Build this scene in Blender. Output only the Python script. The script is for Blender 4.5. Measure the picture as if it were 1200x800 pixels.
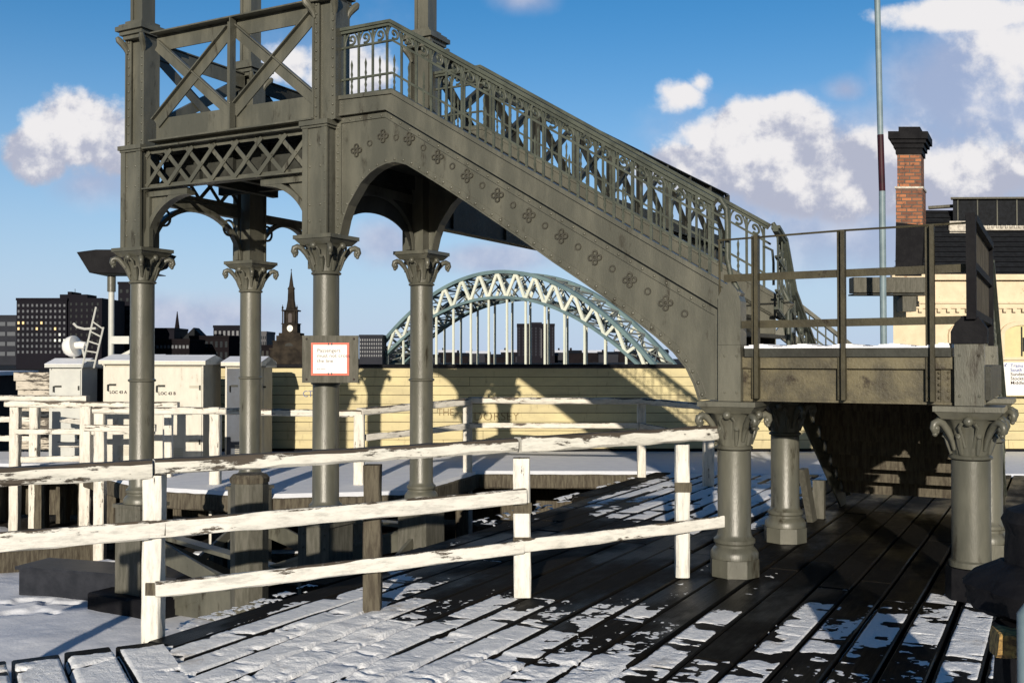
import bpy, bmesh, math, random
import numpy as np
from mathutils import Vector, Matrix, Euler
random.seed(7)
for o in list(bpy.data.objects): bpy.data.objects.remove(o)
SC = bpy.context.scene
COL = SC.collection
R = math.radians
PI = math.pi

# ------------------------------------------------------------------ camera
cd = bpy.data.cameras.new('camera'); cam = bpy.data.objects.new('camera', cd); COL.objects.link(cam)
cam.location = (0, 0, 1.6); cam.rotation_euler = (R(90.9486), 0, 0)
cd.sensor_width = 36; cd.lens = 36.24; cd.clip_start = 0.05; cd.clip_end = 20000
SC.camera = cam

# ------------------------------------------------------------------ light
SUN_DIR = Vector((0.122, 1.0, -0.238)).normalized()       # the way the light travels
sd = bpy.data.lights.new('sun', 'SUN'); sd.energy = 5.0; sd.angle = R(0.5); sd.color = (1.0, 0.905, 0.76)
sun = bpy.data.objects.new('sun', sd); COL.objects.link(sun)
sun.rotation_euler = SUN_DIR.to_track_quat('-Z', 'Y').to_euler()
SC.render.engine = 'CYCLES'; SC.cycles.diffuse_bounces = 1
SC.view_settings.view_transform = 'Standard'; SC.view_settings.look = 'None'
SC.view_settings.exposure = 0.0; SC.view_settings.gamma = 1.0; SC.view_settings.use_curve_mapping = False

# ------------------------------------------------------------------ world sky
W = bpy.data.worlds.new('World'); SC.world = W; W.use_nodes = True
wt = W.node_tree; wt.nodes.clear()
class NT:
    def __init__(s, nt): s.nt = nt
    def n(s, t, **k):
        nd = s.nt.nodes.new(t)
        for a, b in k.items(): setattr(nd, a, b)
        return nd
    def put(s, sock, v):
        if isinstance(v, bpy.types.NodeSocket): s.nt.links.new(v, sock)
        elif v is not None: sock.default_value = v
    def m(s, op, a, b=None, c=None, clamp=False):
        nd = s.n('ShaderNodeMath', operation=op); nd.use_clamp = clamp
        s.put(nd.inputs[0], a); s.put(nd.inputs[1], b)
        if c is not None: s.put(nd.inputs[2], c)
        return nd.outputs[0]
    def vm(s, op, a, b=None):
        nd = s.n('ShaderNodeVectorMath', operation=op); s.put(nd.inputs[0], a)
        if b is not None: s.put(nd.inputs[1], b)
        return nd.outputs['Value'] if op == 'LENGTH' else nd.outputs[0]
    def ss(s, v, a, b):
        nd = s.n('ShaderNodeMapRange', interpolation_type='SMOOTHSTEP')
        s.put(nd.inputs[0], v); nd.inputs[1].default_value = a; nd.inputs[2].default_value = b
        return nd.outputs[0]
    def noise(s, vec, scale, detail=5, rough=.6, dist=0.0):
        nd = s.n('ShaderNodeTexNoise'); s.put(nd.inputs['Vector'], vec)
        nd.inputs['Scale'].default_value = scale; nd.inputs['Detail'].default_value = detail
        nd.inputs['Roughness'].default_value = rough; nd.inputs['Distortion'].default_value = dist
        return nd.outputs[0]
    def mix(s, f, a, b, bt='MIX'):
        nd = s.n('ShaderNodeMix', data_type='RGBA', blend_type=bt)
        s.put(nd.inputs[0], f)
        s.put(nd.inputs[6], tuple(a) + (1,) if isinstance(a, (tuple, list)) else a)
        s.put(nd.inputs[7], tuple(b) + (1,) if isinstance(b, (tuple, list)) else b)
        return nd.outputs[2]
    def xyz(s, x, y, z):
        nd = s.n('ShaderNodeCombineXYZ'); s.put(nd.inputs[0], x); s.put(nd.inputs[1], y); s.put(nd.inputs[2], z); return nd.outputs[0]
    def sep(s, v):
        nd = s.n('ShaderNodeSeparateXYZ'); s.put(nd.inputs[0], v); return nd.outputs
def build_sky():
    k = NT(wt)
    sky = k.n('ShaderNodeTexSky', sky_type='NISHITA'); sky.sun_disc = False
    sky.sun_elevation = math.asin(-SUN_DIR.z)
    sky.sun_rotation = math.atan2(-SUN_DIR.x, -SUN_DIR.y)
    sky.air_density = 1.0; sky.dust_density = 0.4; sky.ozone_density = 3.5; sky.altitude = 50
    hs = k.n('ShaderNodeHueSaturation'); hs.inputs['Saturation'].default_value = SKY_SAT; hs.inputs['Hue'].default_value = 0.5
    k.put(hs.inputs['Color'], sky.outputs[0])
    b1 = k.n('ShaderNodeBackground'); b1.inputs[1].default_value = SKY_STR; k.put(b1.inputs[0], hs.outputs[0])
    tc = k.n('ShaderNodeTexCoord').outputs['Generated']
    d = k.sep(tc)
    y = k.m('MAXIMUM', k.m('ABSOLUTE', d[1]), 0.05)
    px = k.m('DIVIDE', d[0], y); pz = k.m('DIVIDE', d[2], y)
    P = k.xyz(px, pz, 0.0)
    # each cloud: centre and half size as slopes (x/y, z/y), weight, edge softness
    def blob(cx, cy, rx, ry, w):
        q = k.vm('MULTIPLY', k.vm('SUBTRACT', P, (cx, cy, 0)), (1/rx, 1/ry, 0))
        return k.m('MULTIPLY', k.m('SUBTRACT', 1.0, k.vm('LENGTH', q)), w)
    def maxof(l):
        r = l[0]
        for b in l[1:]: r = k.m('MAXIMUM', r, b)
        return r
    n1 = k.noise(P, 13, 10, .60, .0); n2 = k.noise(k.vm('ADD', P, (3.1, 1.7, 0)), 3.2, 7, .6)
    n3 = k.noise(k.vm('ADD', P, (0.010, 0.018, 0)), 13, 10, .60, .0)
    f1 = maxof([blob(-.425, .222, .062, .052, 1), blob(-.385, .205, .05, .038, 1), blob(-.46, .200, .045, .036, 1),
                blob(.245, .212, .095, .050, 1.25), blob(.195, .185, .09, .034, 1), blob(.32, .178, .15, .050, 1.1), blob(.168, .256, .034, .024, .75), blob(.183, .268, .024, .022, .6),
                blob(-.165, .275, .05, .045, .8), blob(-.22, .285, .035, .028, .6), blob(.445, .335, .11, .022, .8), blob(.50, .30, .10, .06, .55), blob(.44, .17, .12, .08, .5)])
    dens = k.ss(k.m('ADD', f1, k.m('MULTIPLY', k.m('SUBTRACT', n1, .5), 1.4)), .02, .34)
    f2 = maxof([blob(.35, .15, .26, .12, .95), blob(.01, .35, .04, .018, .5), blob(.325, .262, .03, .02, .5),
                blob(-.02, .098, .09, .022, .8), blob(-.12, .115, .05, .035, .8), blob(-.33, .040, .14, .024, .6), blob(.47, .27, .14, .09, .9), blob(-.20, .30, .14, .07, .3), blob(-.41, .17, .07, .03, .6)])
    soft = k.m('MULTIPLY', k.ss(k.m('ADD', f2, k.m('MULTIPLY', k.m('SUBTRACT', n2, .5), 1.5)), -.02, .60), .80)
    lift = k.m('MULTIPLY', k.m('SUBTRACT', pz, .195), 8.0)
    shade = k.ss(k.m('ADD', k.m('ADD', lift, k.m('MULTIPLY', k.m('SUBTRACT', n1, n3), 5.0)), k.m('ADD', k.m('MULTIPLY', f1, .5), k.m('MULTIPLY', k.m('SUBTRACT', n2, .5), 2.2))), -.15, .75)
    ccol = k.mix(shade, (.50, .53, .66), (.96, .94, .95))
    b2 = k.n('ShaderNodeBackground'); k.put(b2.inputs[0], ccol); b2.inputs[1].default_value = .90
    b3 = k.n('ShaderNodeBackground'); k.put(b3.inputs[0], k.mix(k.ss(n1, .4, .65), (.40, .45, .62), (.60, .62, .74))); b3.inputs[1].default_value = 1.0
    front = k.ss(d[1], -.1, .25)                      # the towering clouds stand only on this side of the sky
    dens = k.m('MULTIPLY', dens, front); soft = k.m('MULTIPLY', soft, front)
    # pale air towards the horizon
    b4 = k.n('ShaderNodeBackground'); b4.inputs[0].default_value = (.50, .63, .86, 1); b4.inputs[1].default_value = .98
    hz = k.m('MULTIPLY', k.m('POWER', k.m('SUBTRACT', 1.0, k.ss(d[2], -.02, .40)), 1.6), .88)
    hz = k.m('MULTIPLY', k.m('MULTIPLY', hz, k.ss(d[2], -.06, -.01)), k.ss(d[1], -.3, .3))
    back = k.m('ADD', .42, k.m('MULTIPLY', k.ss(d[1], -.35, .25), .58))      # sky dimmed behind the viewer to weaken the fill light
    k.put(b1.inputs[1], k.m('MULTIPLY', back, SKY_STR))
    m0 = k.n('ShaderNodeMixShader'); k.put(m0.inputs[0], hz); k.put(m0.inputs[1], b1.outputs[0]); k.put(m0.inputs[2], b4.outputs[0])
    m1 = k.n('ShaderNodeMixShader'); k.put(m1.inputs[0], soft); k.put(m1.inputs[1], m0.outputs[0]); k.put(m1.inputs[2], b3.outputs[0])
    m2 = k.n('ShaderNodeMixShader'); k.put(m2.inputs[0], dens); k.put(m2.inputs[1], m1.outputs[0]); k.put(m2.inputs[2], b2.outputs[0])
    out = k.n('ShaderNodeOutputWorld'); k.put(out.inputs[0], m2.outputs[0])
SKY_SAT = 1.25; SKY_STR = 0.122
build_sky()

# ------------------------------------------------------------------ materials
def mat(name, a, b=None, rough=.7, scale=6, bump=.0, bscale=40, metal=0, stretch=None, third=None, tthr=(.6, .7), tscale=3, spec=.5, emit=None, low=.35, high=.65, coord='Object'):
    m = bpy.data.materials.new(name); m.use_nodes = True; k = NT(m.node_tree)
    bs = m.node_tree.nodes['Principled BSDF']
    tc = k.n('ShaderNodeTexCoord').outputs[coord]
    v = k.vm('MULTIPLY', tc, stretch) if stretch else tc
    c = None
    if b is None: b = tuple(x*.75 for x in a)
    n = k.noise(v, scale, 6, .65)
    c = k.mix(k.ss(n, low, high), a, b)
    if third:
        n2 = k.noise(v, tscale, 8, .7)
        c = k.mix(k.ss(n2, *tthr), c, third)
    k.put(bs.inputs['Base Color'], c)
    bs.inputs['Roughness'].default_value = rough; bs.inputs['Metallic'].default_value = metal
    bs.inputs['Specular IOR Level'].default_value = spec
    if bump:
        bp = k.n('ShaderNodeBump'); bp.inputs['Strength'].default_value = bump; bp.inputs['Distance'].default_value = .01
        k.put(bp.inputs['Height'], k.noise(v, bscale, 5, .6)); k.put(bs.inputs['Normal'], bp.outputs[0])
    if emit:
        bs.inputs['Emission Color'].default_value = emit[:3] + (1,); bs.inputs['Emission Strength'].default_value = emit[3]
    m['nt'] = 1
    return m
M = {}
M['iron'] = mat('grey_green_iron_paint', (.130, .127, .100), (.078, .078, .062), rough=.38, scale=1.6, bump=.16, bscale=45, stretch=(2.4, 2.4, .6), third=(.030, .025, .016), tthr=(.565, .70), tscale=3.4, low=.30, high=.62)
M['iron_rust'] = mat('ochre_stained_girder_paint', (.15, .13, .078), (.065, .058, .040), rough=.5, scale=4, bump=.4, bscale=50, third=(.03, .022, .014), tthr=(.55, .68), tscale=6)
M['iron_brown'] = mat('brown_olive_bar_paint', (.065, .058, .036), (.04, .036, .024), rough=.5, scale=5, bump=.3, third=(.02, .015, .01), tthr=(.6, .7), tscale=8)
M['iron_relief_shade'] = mat('relief_shade_ornament', (.066, .062, .048), (.042, .040, .031), rough=.5, scale=8)  # plate paint darkened, standing in for shade around the cast relief
M['iron_dark'] = mat('dark_iron', (.05, .052, .045), (.03, .03, .026), rough=.5, scale=4, bump=.3)  # darker iron: shade is put into its colour on span and undersides; also fittings
M['iron_green'] = mat('green_grey_rail_paint', (.085, .095, .075), (.05, .057, .046), rough=.45, scale=5, bump=.25, bscale=70, third=(.04, .035, .03), tthr=(.62, .75), tscale=8)
M['lead'] = mat('grey_timber_casing', (.125, .12, .10), (.08, .078, .062), rough=.7, scale=5, bump=.3, bscale=50, stretch=(6, 6, 1))
M['oldwood'] = mat('weathered_timber', (.13, .115, .085), (.06, .05, .038), rough=.85, scale=9, bump=.6, bscale=60, stretch=(4, 4, .5))
M['wet'] = mat('wet_dark_sleeper', (.012, .011, .010), (.005, .005, .005), rough=.55, scale=5, bump=.5, bscale=30, stretch=(5, .7, 3), third=(.022, .019, .016), tthr=(.60, .75), tscale=3, spec=.12)
M['ochre'] = mat('freshly_split_timber', (.50, .32, .10), (.12, .07, .03), rough=.8, scale=14, bump=.5, stretch=(1, 6, 3))
M['black'] = mat('black_tarred', (.012, .012, .014), (.006, .006, .008), rough=.7, scale=4, bump=.5, bscale=25)
M['boxdark'] = mat('dark_steel_trough', (.03, .032, .04), (.018, .02, .026), rough=.45, scale=5, bump=.2)
M['locker'] = mat('cream_cabinet_paint', (.62, .59, .51), (.56, .53, .46), rough=.55, scale=5, bump=.1, third=(.36, .29, .20), tthr=(.58, .74), tscale=5, stretch=(2.5, 2.5, .8))
M['locker_grey'] = mat('pale_grey_cabinet_paint', (.52, .53, .50), (.46, .47, .45), rough=.5, scale=4, bump=.1)
M['locker_side'] = mat('dull_cabinet_side', (.48, .45, .36), (.40, .37, .30), rough=.6, scale=4)  # darker cream for cabinet sides, hinges and louvres
M['blue_panel'] = mat('dark_blue_panel', (.03, .045, .075), (.02, .03, .05), rough=.5)
M['white'] = mat('white_enamel', (.80, .79, .76), (.76, .75, .72), rough=.4, scale=3)
M['red'] = mat('orange_red_border', (.75, .075, .02), (.68, .06, .015), rough=.45)
M['ink'] = mat('black_lettering', (.03, .025, .025), (.05, .03, .03), rough=.6)
M['brownink'] = mat('brown_scrawl', (.26, .18, .08), (.18, .12, .05), rough=.8)
M['blueink'] = mat('blue_lettering', (.05, .10, .35), (.05, .09, .3), rough=.6)
M['brick'] = None
M['slate'] = mat('black_slate', (.014, .016, .02), (.008, .009, .011), rough=.75, scale=12, bump=.5, bscale=30)
M['flash'] = mat('pale_flashing', (.62, .58, .50), (.35, .32, .28), rough=.7, scale=12)
M['cream'] = mat('cream_render', (.74, .62, .44), (.66, .54, .38), rough=.85, scale=4, bump=.4, bscale=18, third=(.36, .21, .12), tthr=(.60, .68), tscale=7)
M['blind'] = mat('pale_yellow_blind', (.70, .60, .32), (.62, .54, .30), rough=.7)
M['glassdark'] = mat('dark_window_glass', (.02, .025, .03), (.03, .035, .04), rough=.12)
M['polegrey'] = mat('grey_pole_paint', (.20, .27, .30), (.15, .21, .24), rough=.5, scale=4)
M['polered'] = mat('dark_red_band', (.045, .012, .018), (.03, .01, .015), rough=.5)
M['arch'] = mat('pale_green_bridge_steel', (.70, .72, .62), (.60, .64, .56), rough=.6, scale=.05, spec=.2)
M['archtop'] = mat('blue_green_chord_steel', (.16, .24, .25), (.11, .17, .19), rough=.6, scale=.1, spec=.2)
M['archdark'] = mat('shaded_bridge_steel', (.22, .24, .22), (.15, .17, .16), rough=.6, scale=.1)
M['block_dark'] = mat('dark_office_cladding', (.010, .0095, .015), (.007, .0065, .011), rough=.6, scale=.05)
M['block_mid'] = mat('grey_office_cladding', (.028, .030, .04), (.02, .022, .03), rough=.7, scale=.05)
M['block_pale'] = mat('pale_concrete', (.12, .12, .13), (.09, .09, .10), rough=.8, scale=.05)
M['soot'] = mat('sooty_sandstone', (.045, .037, .029), (.018, .0155, .014), rough=.9, scale=.3)
M['citybrick'] = mat('distant_dark_brick', (.015, .0125, .014), (.010, .009, .011), rough=.9, scale=.1)
M['pane_cool'] = mat('office_pane', (.055, .065, .085), (.04, .05, .07), rough=.4, scale=.05)
M['pane_lit'] = mat('lit_office_pane', (.8, .6, .3), (.8, .6, .3), emit=(1.0, .72, .35, .3))
M['pane_white'] = mat('lit_strip_pane', (.7, .75, .7), (.7, .75, .7), emit=(.75, .9, .8, .15))
M['clock'] = mat('white_clock_face', (.8, .78, .7), (.75, .73, .66), rough=.5)
M['wool'] = mat('dark_wool_coat', (.03, .03, .035), (.02, .02, .025), rough=.9)
M['skin'] = mat('skin', (.55, .36, .27), (.5, .32, .24), rough=.6)

for k_, v_ in (('black', .12), ('slate', .15), ('boxdark', .2), ('iron_dark', .15), ('wet', .15), ('block_dark', .05), ('block_mid', .1), ('block_pale', .1), ('citybrick', .0), ('soot', .05), ('oldwood', .2), ('lead', .25), ('iron', .55), ('iron_green', .3), ('iron_brown', .2), ('glassdark', .35), ('iron_rust', .3), ('ground', .05), ('polered', .2)):
    if k_ in M: M[k_].node_tree.nodes['Principled BSDF'].inputs['Specular IOR Level'].default_value = v_
def snow_mat():
    m = bpy.data.materials.new('snow'); m.use_nodes = True; k = NT(m.node_tree); bs = m.node_tree.nodes['Principled BSDF']
    tc = k.n('ShaderNodeTexCoord').outputs['Object']
    dirt = k.ss(k.noise(tc, 1.6, 8, .7), .56, .74)
    c = k.mix(dirt, (.93, .94, .96), (.55, .47, .37))
    k.put(bs.inputs['Base Color'], c); bs.inputs['Roughness'].default_value = .65
    bs.inputs['Specular IOR Level'].default_value = .25
    bp = k.n('ShaderNodeBump'); bp.inputs['Strength'].default_value = .65; bp.inputs['Distance'].default_value = .018
    k.put(bp.inputs['Height'], k.m('ADD', k.noise(k.vm('MULTIPLY', tc, (1, 1, 1)), 60, 6, .7), k.m('MULTIPLY', k.noise(tc, 14, 5, .6), 1.4)))
    k.put(bs.inputs['Normal'], bp.outputs[0])
    return m
M['snow'] = snow_mat()
def cleansnow():
    m = mat('thin_snow', (.84, .86, .91), (.78, .80, .86), rough=.7, scale=5, bump=.4, bscale=30, spec=.2); return m
M['snow2'] = cleansnow()

def paint_mat(name, base, wood, thr, topw, st=(3.0, 3.0, 14.0)):
    """flaking white paint on sawn timber; flakes lie along the grain and more on the weathered top"""
    m = bpy.data.materials.new(name); m.use_nodes = True; k = NT(m.node_tree); bs = m.node_tree.nodes['Principled BSDF']
    tc = k.n('ShaderNodeTexCoord').outputs['Object']
    g = k.sep(k.n('ShaderNodeNewGeometry').outputs['Normal'])
    v = k.vm('MULTIPLY', tc, st)
    n = k.noise(v, 1.5, 10, .74); n2 = k.noise(tc, 1.3, 4, .6)
    top = k.ss(g[2], .15, .8)
    f = k.m('ADD', k.m('ADD', n, k.m('MULTIPLY', k.m('SUBTRACT', n2, .5), .55)), k.m('MULTIPLY', top, topw))
    flake = k.ss(f, thr, thr+.05)
    wn = k.noise(k.vm('MULTIPLY', tc, (2, 2, 20) if st[2] > 5 else (16, 16, 1.5)), 6, 6, .7)
    wc = k.mix(wn, wood, tuple(x*.35 for x in wood))
    pc = k.mix(k.ss(k.noise(v, 2.0, 7, .75), .42, .70), base, tuple(x*.66 for x in base))
    k.put(bs.inputs['Base Color'], k.mix(flake, pc, wc)); bs.inputs['Roughness'].default_value = .7
    bp = k.n('ShaderNodeBump'); bp.inputs['Strength'].default_value = .6; bp.inputs['Distance'].default_value = .006; bp.invert = True
    k.put(bp.inputs['Height'], k.m('ADD', flake, k.m('MULTIPLY', wn, .5))); k.put(bs.inputs['Normal'], bp.outputs[0])
    return m
M['fence'] = paint_mat('flaking_white_paint', (.76, .74, .68), (.13, .10, .07), .60, .17)
M['fencecap'] = paint_mat('worn_white_cap_paint', (.72, .70, .63), (.10, .08, .06), .535, .28)
M['fencefar'] = paint_mat('dull_white_paint', (.74, .70, .62), (.15, .12, .09), .60, .15)
M['fencepost'] = paint_mat('flaking_white_post_paint', (.76, .74, .68), (.13, .10, .07), .61, .17, (13, 13, 2.4))
M['fencefarpost'] = paint_mat('dull_white_post_paint', (.74, .70, .62), (.15, .12, .09), .62, .15, (13, 13, 2.4))
M['oldwhite'] = paint_mat('peeling_whitewash', (.55, .50, .42), (.12, .10, .08), .52, .1)

def board_mat():
    m = bpy.data.materials.new('cream_hoarding_paint'); m.use_nodes = True; k = NT(m.node_tree); bs = m.node_tree.nodes['Principled BSDF']
    tc = k.n('ShaderNodeTexCoord').outputs['Object']
    v = k.vm('MULTIPLY', tc, (1, 1, 4))
    c = k.mix(k.ss(k.noise(v, 1.1, 7, .65), .35, .7), (.64, .55, .29), (.48, .41, .23))
    p = k.sep(tc); wn = k.n('ShaderNodeTexWhiteNoise', noise_dimensions='2D')
    k.put(wn.inputs['Vector'], k.xyz(k.m('FLOOR', k.m('DIVIDE', k.m('SUBTRACT', p[2], .07), .1525)), k.m('FLOOR', k.m('DIVIDE', p[0], 30.0)), 0.0))
    c = k.mix(k.m('MULTIPLY', wn.outputs[0], .28), c, (.42, .35, .22))
    streak = k.ss(k.noise(k.vm('MULTIPLY', tc, (5, 5, .9)), 2, 8, .75), .54, .76)
    c = k.mix(k.m('MULTIPLY', streak, .75), c, (.20, .15, .085))
    spot = k.ss(k.noise(tc, 11, 4, .6), .70, .76)
    c = k.mix(k.m('MULTIPLY', spot, .7), c, (.12, .09, .06))
    k.put(bs.inputs['Base Color'], c); bs.inputs['Roughness'].default_value = .7
    return m
M['board'] = board_mat()
def brick_mat():
    m = bpy.data.materials.new('red_brickwork'); m.use_nodes = True; k = NT(m.node_tree); bs = m.node_tree.nodes['Principled BSDF']
    tc = k.sep(k.n('ShaderNodeTexCoord').outputs['Object'])
    v = k.xyz(k.m('ADD', tc[0], tc[1]), tc[2], 0.0)
    br = k.n('ShaderNodeTexBrick'); k.put(br.inputs['Vector'], v)
    br.inputs['Color1'].default_value = (.42, .16, .07, 1); br.inputs['Color2'].default_value = (.16, .065, .04, 1); br.inputs['Mortar'].default_value = (.10, .085, .07, 1)
    br.inputs['Scale'].default_value = 1; br.inputs['Brick Width'].default_value = .225; br.inputs['Row Height'].default_value = .078; br.inputs['Mortar Size'].default_value = .012
    n = k.noise(v, 6, 6, .7)
    k.put(bs.inputs['Base Color'], k.mix(k.ss(n, .5, .7), br.outputs[0], (.06, .035, .03))); bs.inputs['Roughness'].default_value = .9
    return m
M['brick'] = brick_mat()
def wet_mat():
    m = bpy.data.materials.new('wet_dark_sleepers'); m.use_nodes = True; k = NT(m.node_tree); bs = m.node_tree.nodes['Principled BSDF']
    tc = k.n('ShaderNodeTexCoord').outputs['Object']; p = k.sep(tc)
    idx = k.m('FLOOR', k.m('DIVIDE', k.m('ADD', p[0], 2.9), .235))
    wn = k.n('ShaderNodeTexWhiteNoise', noise_dimensions='1D'); k.put(wn.inputs['W'], idx)
    v = k.xyz(k.m('ADD', k.m('MULTIPLY', p[0], 9), k.m('MULTIPLY', idx, 3.7)), k.m('MULTIPLY', p[1], .8), p[2])
    grain = k.noise(v, 3.5, 8, .7)
    c = k.mix(wn.outputs[0], (.004, .0038, .0035), (.013, .0115, .010))
    c = k.mix(k.ss(grain, .50, .80), c, (.030, .025, .019))
    damp = k.ss(k.noise(k.vm('MULTIPLY', tc, (1, .5, 1)), 1.1, 5, .6), .42, .60)
    k.put(bs.inputs['Base Color'], k.mix(damp, c, (.005, .005, .005)))
    k.put(bs.inputs['Roughness'], k.m('SUBTRACT', .80, k.m('MULTIPLY', damp, .42))); bs.inputs['Specular IOR Level'].default_value = .08
    bp = k.n('ShaderNodeBump'); bp.inputs['Strength'].default_value = .6; bp.inputs['Distance'].default_value = .008
    k.put(bp.inputs['Height'], grain); k.put(bs.inputs['Normal'], bp.outputs[0]); return m
def ground_mat():
    m = bpy.data.materials.new('track_ballast'); m.use_nodes = True; k = NT(m.node_tree); bs = m.node_tree.nodes['Principled BSDF']
    tc = k.n('ShaderNodeTexCoord').outputs['Object']
    c = k.mix(k.ss(k.noise(tc, 9, 6, .7), .35, .65), (.045, .04, .035), (.018, .016, .015))
    k.put(bs.inputs['Base Color'], c); bs.inputs['Roughness'].default_value = .9
    bp = k.n('ShaderNodeBump'); bp.inputs['Strength'].default_value = .8; bp.inputs['Distance'].default_value = .03
    k.put(bp.inputs['Height'], k.noise(tc, 22, 4, .6)); k.put(bs.inputs['Normal'], bp.outputs[0])
    return m
M['wet'] = wet_mat(); M['ground'] = ground_mat(); M['ground'].node_tree.nodes['Principled BSDF'].inputs['Specular IOR Level'].default_value = .1

# ------------------------------------------------------------------ mesh helpers
class MB:
    def __init__(s): s.v = []; s.f = []
    def add(s, vs, fs):
        b = len(s.v); s.v += [tuple(p) for p in vs]; s.f += [tuple(b+i for i in f) for f in fs]; return s
    def box(s, x0, x1, y0, y1, z0, z1):
        return s.add([(x0,y0,z0),(x1,y0,z0),(x1,y1,z0),(x0,y1,z0),(x0,y0,z1),(x1,y0,z1),(x1,y1,z1),(x0,y1,z1)],
                     [(0,3,2,1),(4,5,6,7),(0,1,5,4),(1,2,6,5),(2,3,7,6),(3,0,4,7)])
    def beam(s, a, b, w, h, up=(0,0,1), ch=0):
        """box section from a to b: w across, h along up"""
        a = Vector(a); b = Vector(b); d = (b-a).normalized(); up = Vector(up)
        side = d.cross(up)
        if side.length < 1e-4: side = Vector((1,0,0))
        side.normalize(); up = side.cross(d).normalized()
        c = ch
        prof = [(-w/2+c,-h/2),(w/2-c,-h/2),(w/2,-h/2+c),(w/2,h/2-c),(w/2-c,h/2),(-w/2+c,h/2),(-w/2,h/2-c),(-w/2,-h/2+c)] if c else [(-w/2,-h/2),(w/2,-h/2),(w/2,h/2),(-w/2,h/2)]
        n = len(prof)
        vs = [a+side*p+up*q for p, q in prof]+[b+side*p+up*q for p, q in prof]
        fs = [(i,(i+1)%n,n+(i+1)%n,n+i) for i in range(n)]+[tuple(reversed(range(n))), tuple(range(n,2*n))]
        return s.add(vs, fs)
    def timber(s, a, b, w, h, up=(0,0,1), ch=.012, seg=None, j=.004, sag=0, rnd=None):
        """sawn timber with worn arrises and a slightly uneven surface"""
        rnd = rnd or random
        a = Vector(a); b = Vector(b); L = (b-a).length; d = (b-a).normalized(); up = Vector(up)
        side = d.cross(up)
        if side.length < 1e-4: side = Vector((1,0,0))
        side.normalize(); up = side.cross(d).normalized()
        seg = seg or max(2, int(L/.12)); n = 8; vs = []
        for i in range(seg+1):
            t = i/seg; c0 = a.lerp(b, t)-Vector((0,0,sag*4*t*(1-t)))
            c = ch*(1+rnd.uniform(-.4,.7))
            prof = [(-w/2+c,-h/2),(w/2-c,-h/2),(w/2,-h/2+c),(w/2,h/2-c),(w/2-c,h/2),(-w/2+c,h/2),(-w/2,h/2-c),(-w/2,-h/2+c)]
            for p, q in prof: vs.append(c0+side*(p+rnd.uniform(-j,j))+up*(q+rnd.uniform(-j,j)))
        fs = []
        for i in range(seg):
            for k in range(n): fs.append((i*n+k, i*n+(k+1)%n, (i+1)*n+(k+1)%n, (i+1)*n+k))
        fs.append(tuple(reversed(range(n)))); fs.append(tuple(range(seg*n, seg*n+n)))
        return s.add(vs, fs)
    def tube(s, pts, r, n=8, cap=True):
        pts = [Vector(p) for p in pts]; rs = r if isinstance(r, (list, tuple)) else [r]*len(pts)
        vs = []; prev = None
        for i, p in enumerate(pts):
            t = (pts[min(i+1,len(pts)-1)]-pts[max(i-1,0)]).normalized()
            if prev is None:
                a = t.cross(Vector((0,0,1)))
                if a.length < .05: a = t.cross(Vector((0,1,0)))
            else: a = prev-t*prev.dot(t)
            a.normalize(); prev = a; b = t.cross(a)
            for k in range(n):
                an = 2*PI*k/n; vs.append(p+(a*math.cos(an)+b*math.sin(an))*rs[i])
        fs = [(i*n+k, i*n+(k+1)%n, (i+1)*n+(k+1)%n, (i+1)*n+k) for i in range(len(pts)-1) for k in range(n)]
        if cap: fs += [tuple(reversed(range(n))), tuple(range((len(pts)-1)*n, len(pts)*n))]
        return s.add(vs, fs)
    def lathe(s, prof, cx=0, cy=0, n=32, mod=None):
        vs = []
        for r, z in prof:
            for k in range(n):
                an = 2*PI*k/n; rr = r*(mod(an, z) if mod else 1); vs.append((cx+rr*math.cos(an), cy+rr*math.sin(an), z))
        m = len(prof)
        fs = [(i*n+k, i*n+(k+1)%n, (i+1)*n+(k+1)%n, (i+1)*n+k) for i in range(m-1) for k in range(n)]
        fs += [tuple(reversed(range(n))), tuple(range((m-1)*n, m*n))]
        return s.add(vs, fs)
    def ball(s, c, r, n=8, m=5, sx=1, sy=1, sz=1):
        vs = []; fs = []
        for i in range(m+1):
            th = PI*i/m
            for k in range(n):
                an = 2*PI*k/n; vs.append((c[0]+sx*r*math.sin(th)*math.cos(an), c[1]+sy*r*math.sin(th)*math.sin(an), c[2]+sz*r*math.cos(th)))
        for i in range(m):
            for k in range(n): fs.append((i*n+k, (i+1)*n+k, (i+1)*n+(k+1)%n, i*n+(k+1)%n))
        return s.add(vs, fs)
    def rivet(s, c, r, ax='y', sg=-1):
        """domed rivet head standing on a face whose outward normal is sg along ax"""
        vs = []; n = 7
        for rr, h in ((r,0),(r*.8,.45*r),(r*.4,.7*r)):
            for k in range(n):
                an = 2*PI*k/n; p, q = rr*math.cos(an), rr*math.sin(an)
                vs.append((c[0]+p, c[1]+sg*h, c[2]+q) if ax == 'y' else (c[0]+sg*h, c[1]+p, c[2]+q))
        fs = [(i*n+k, i*n+(k+1)%n, (i+1)*n+(k+1)%n, (i+1)*n+k) for i in range(2) for k in range(n)]+[tuple(range(2*n,3*n))]
        return s.add(vs, fs)
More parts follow.
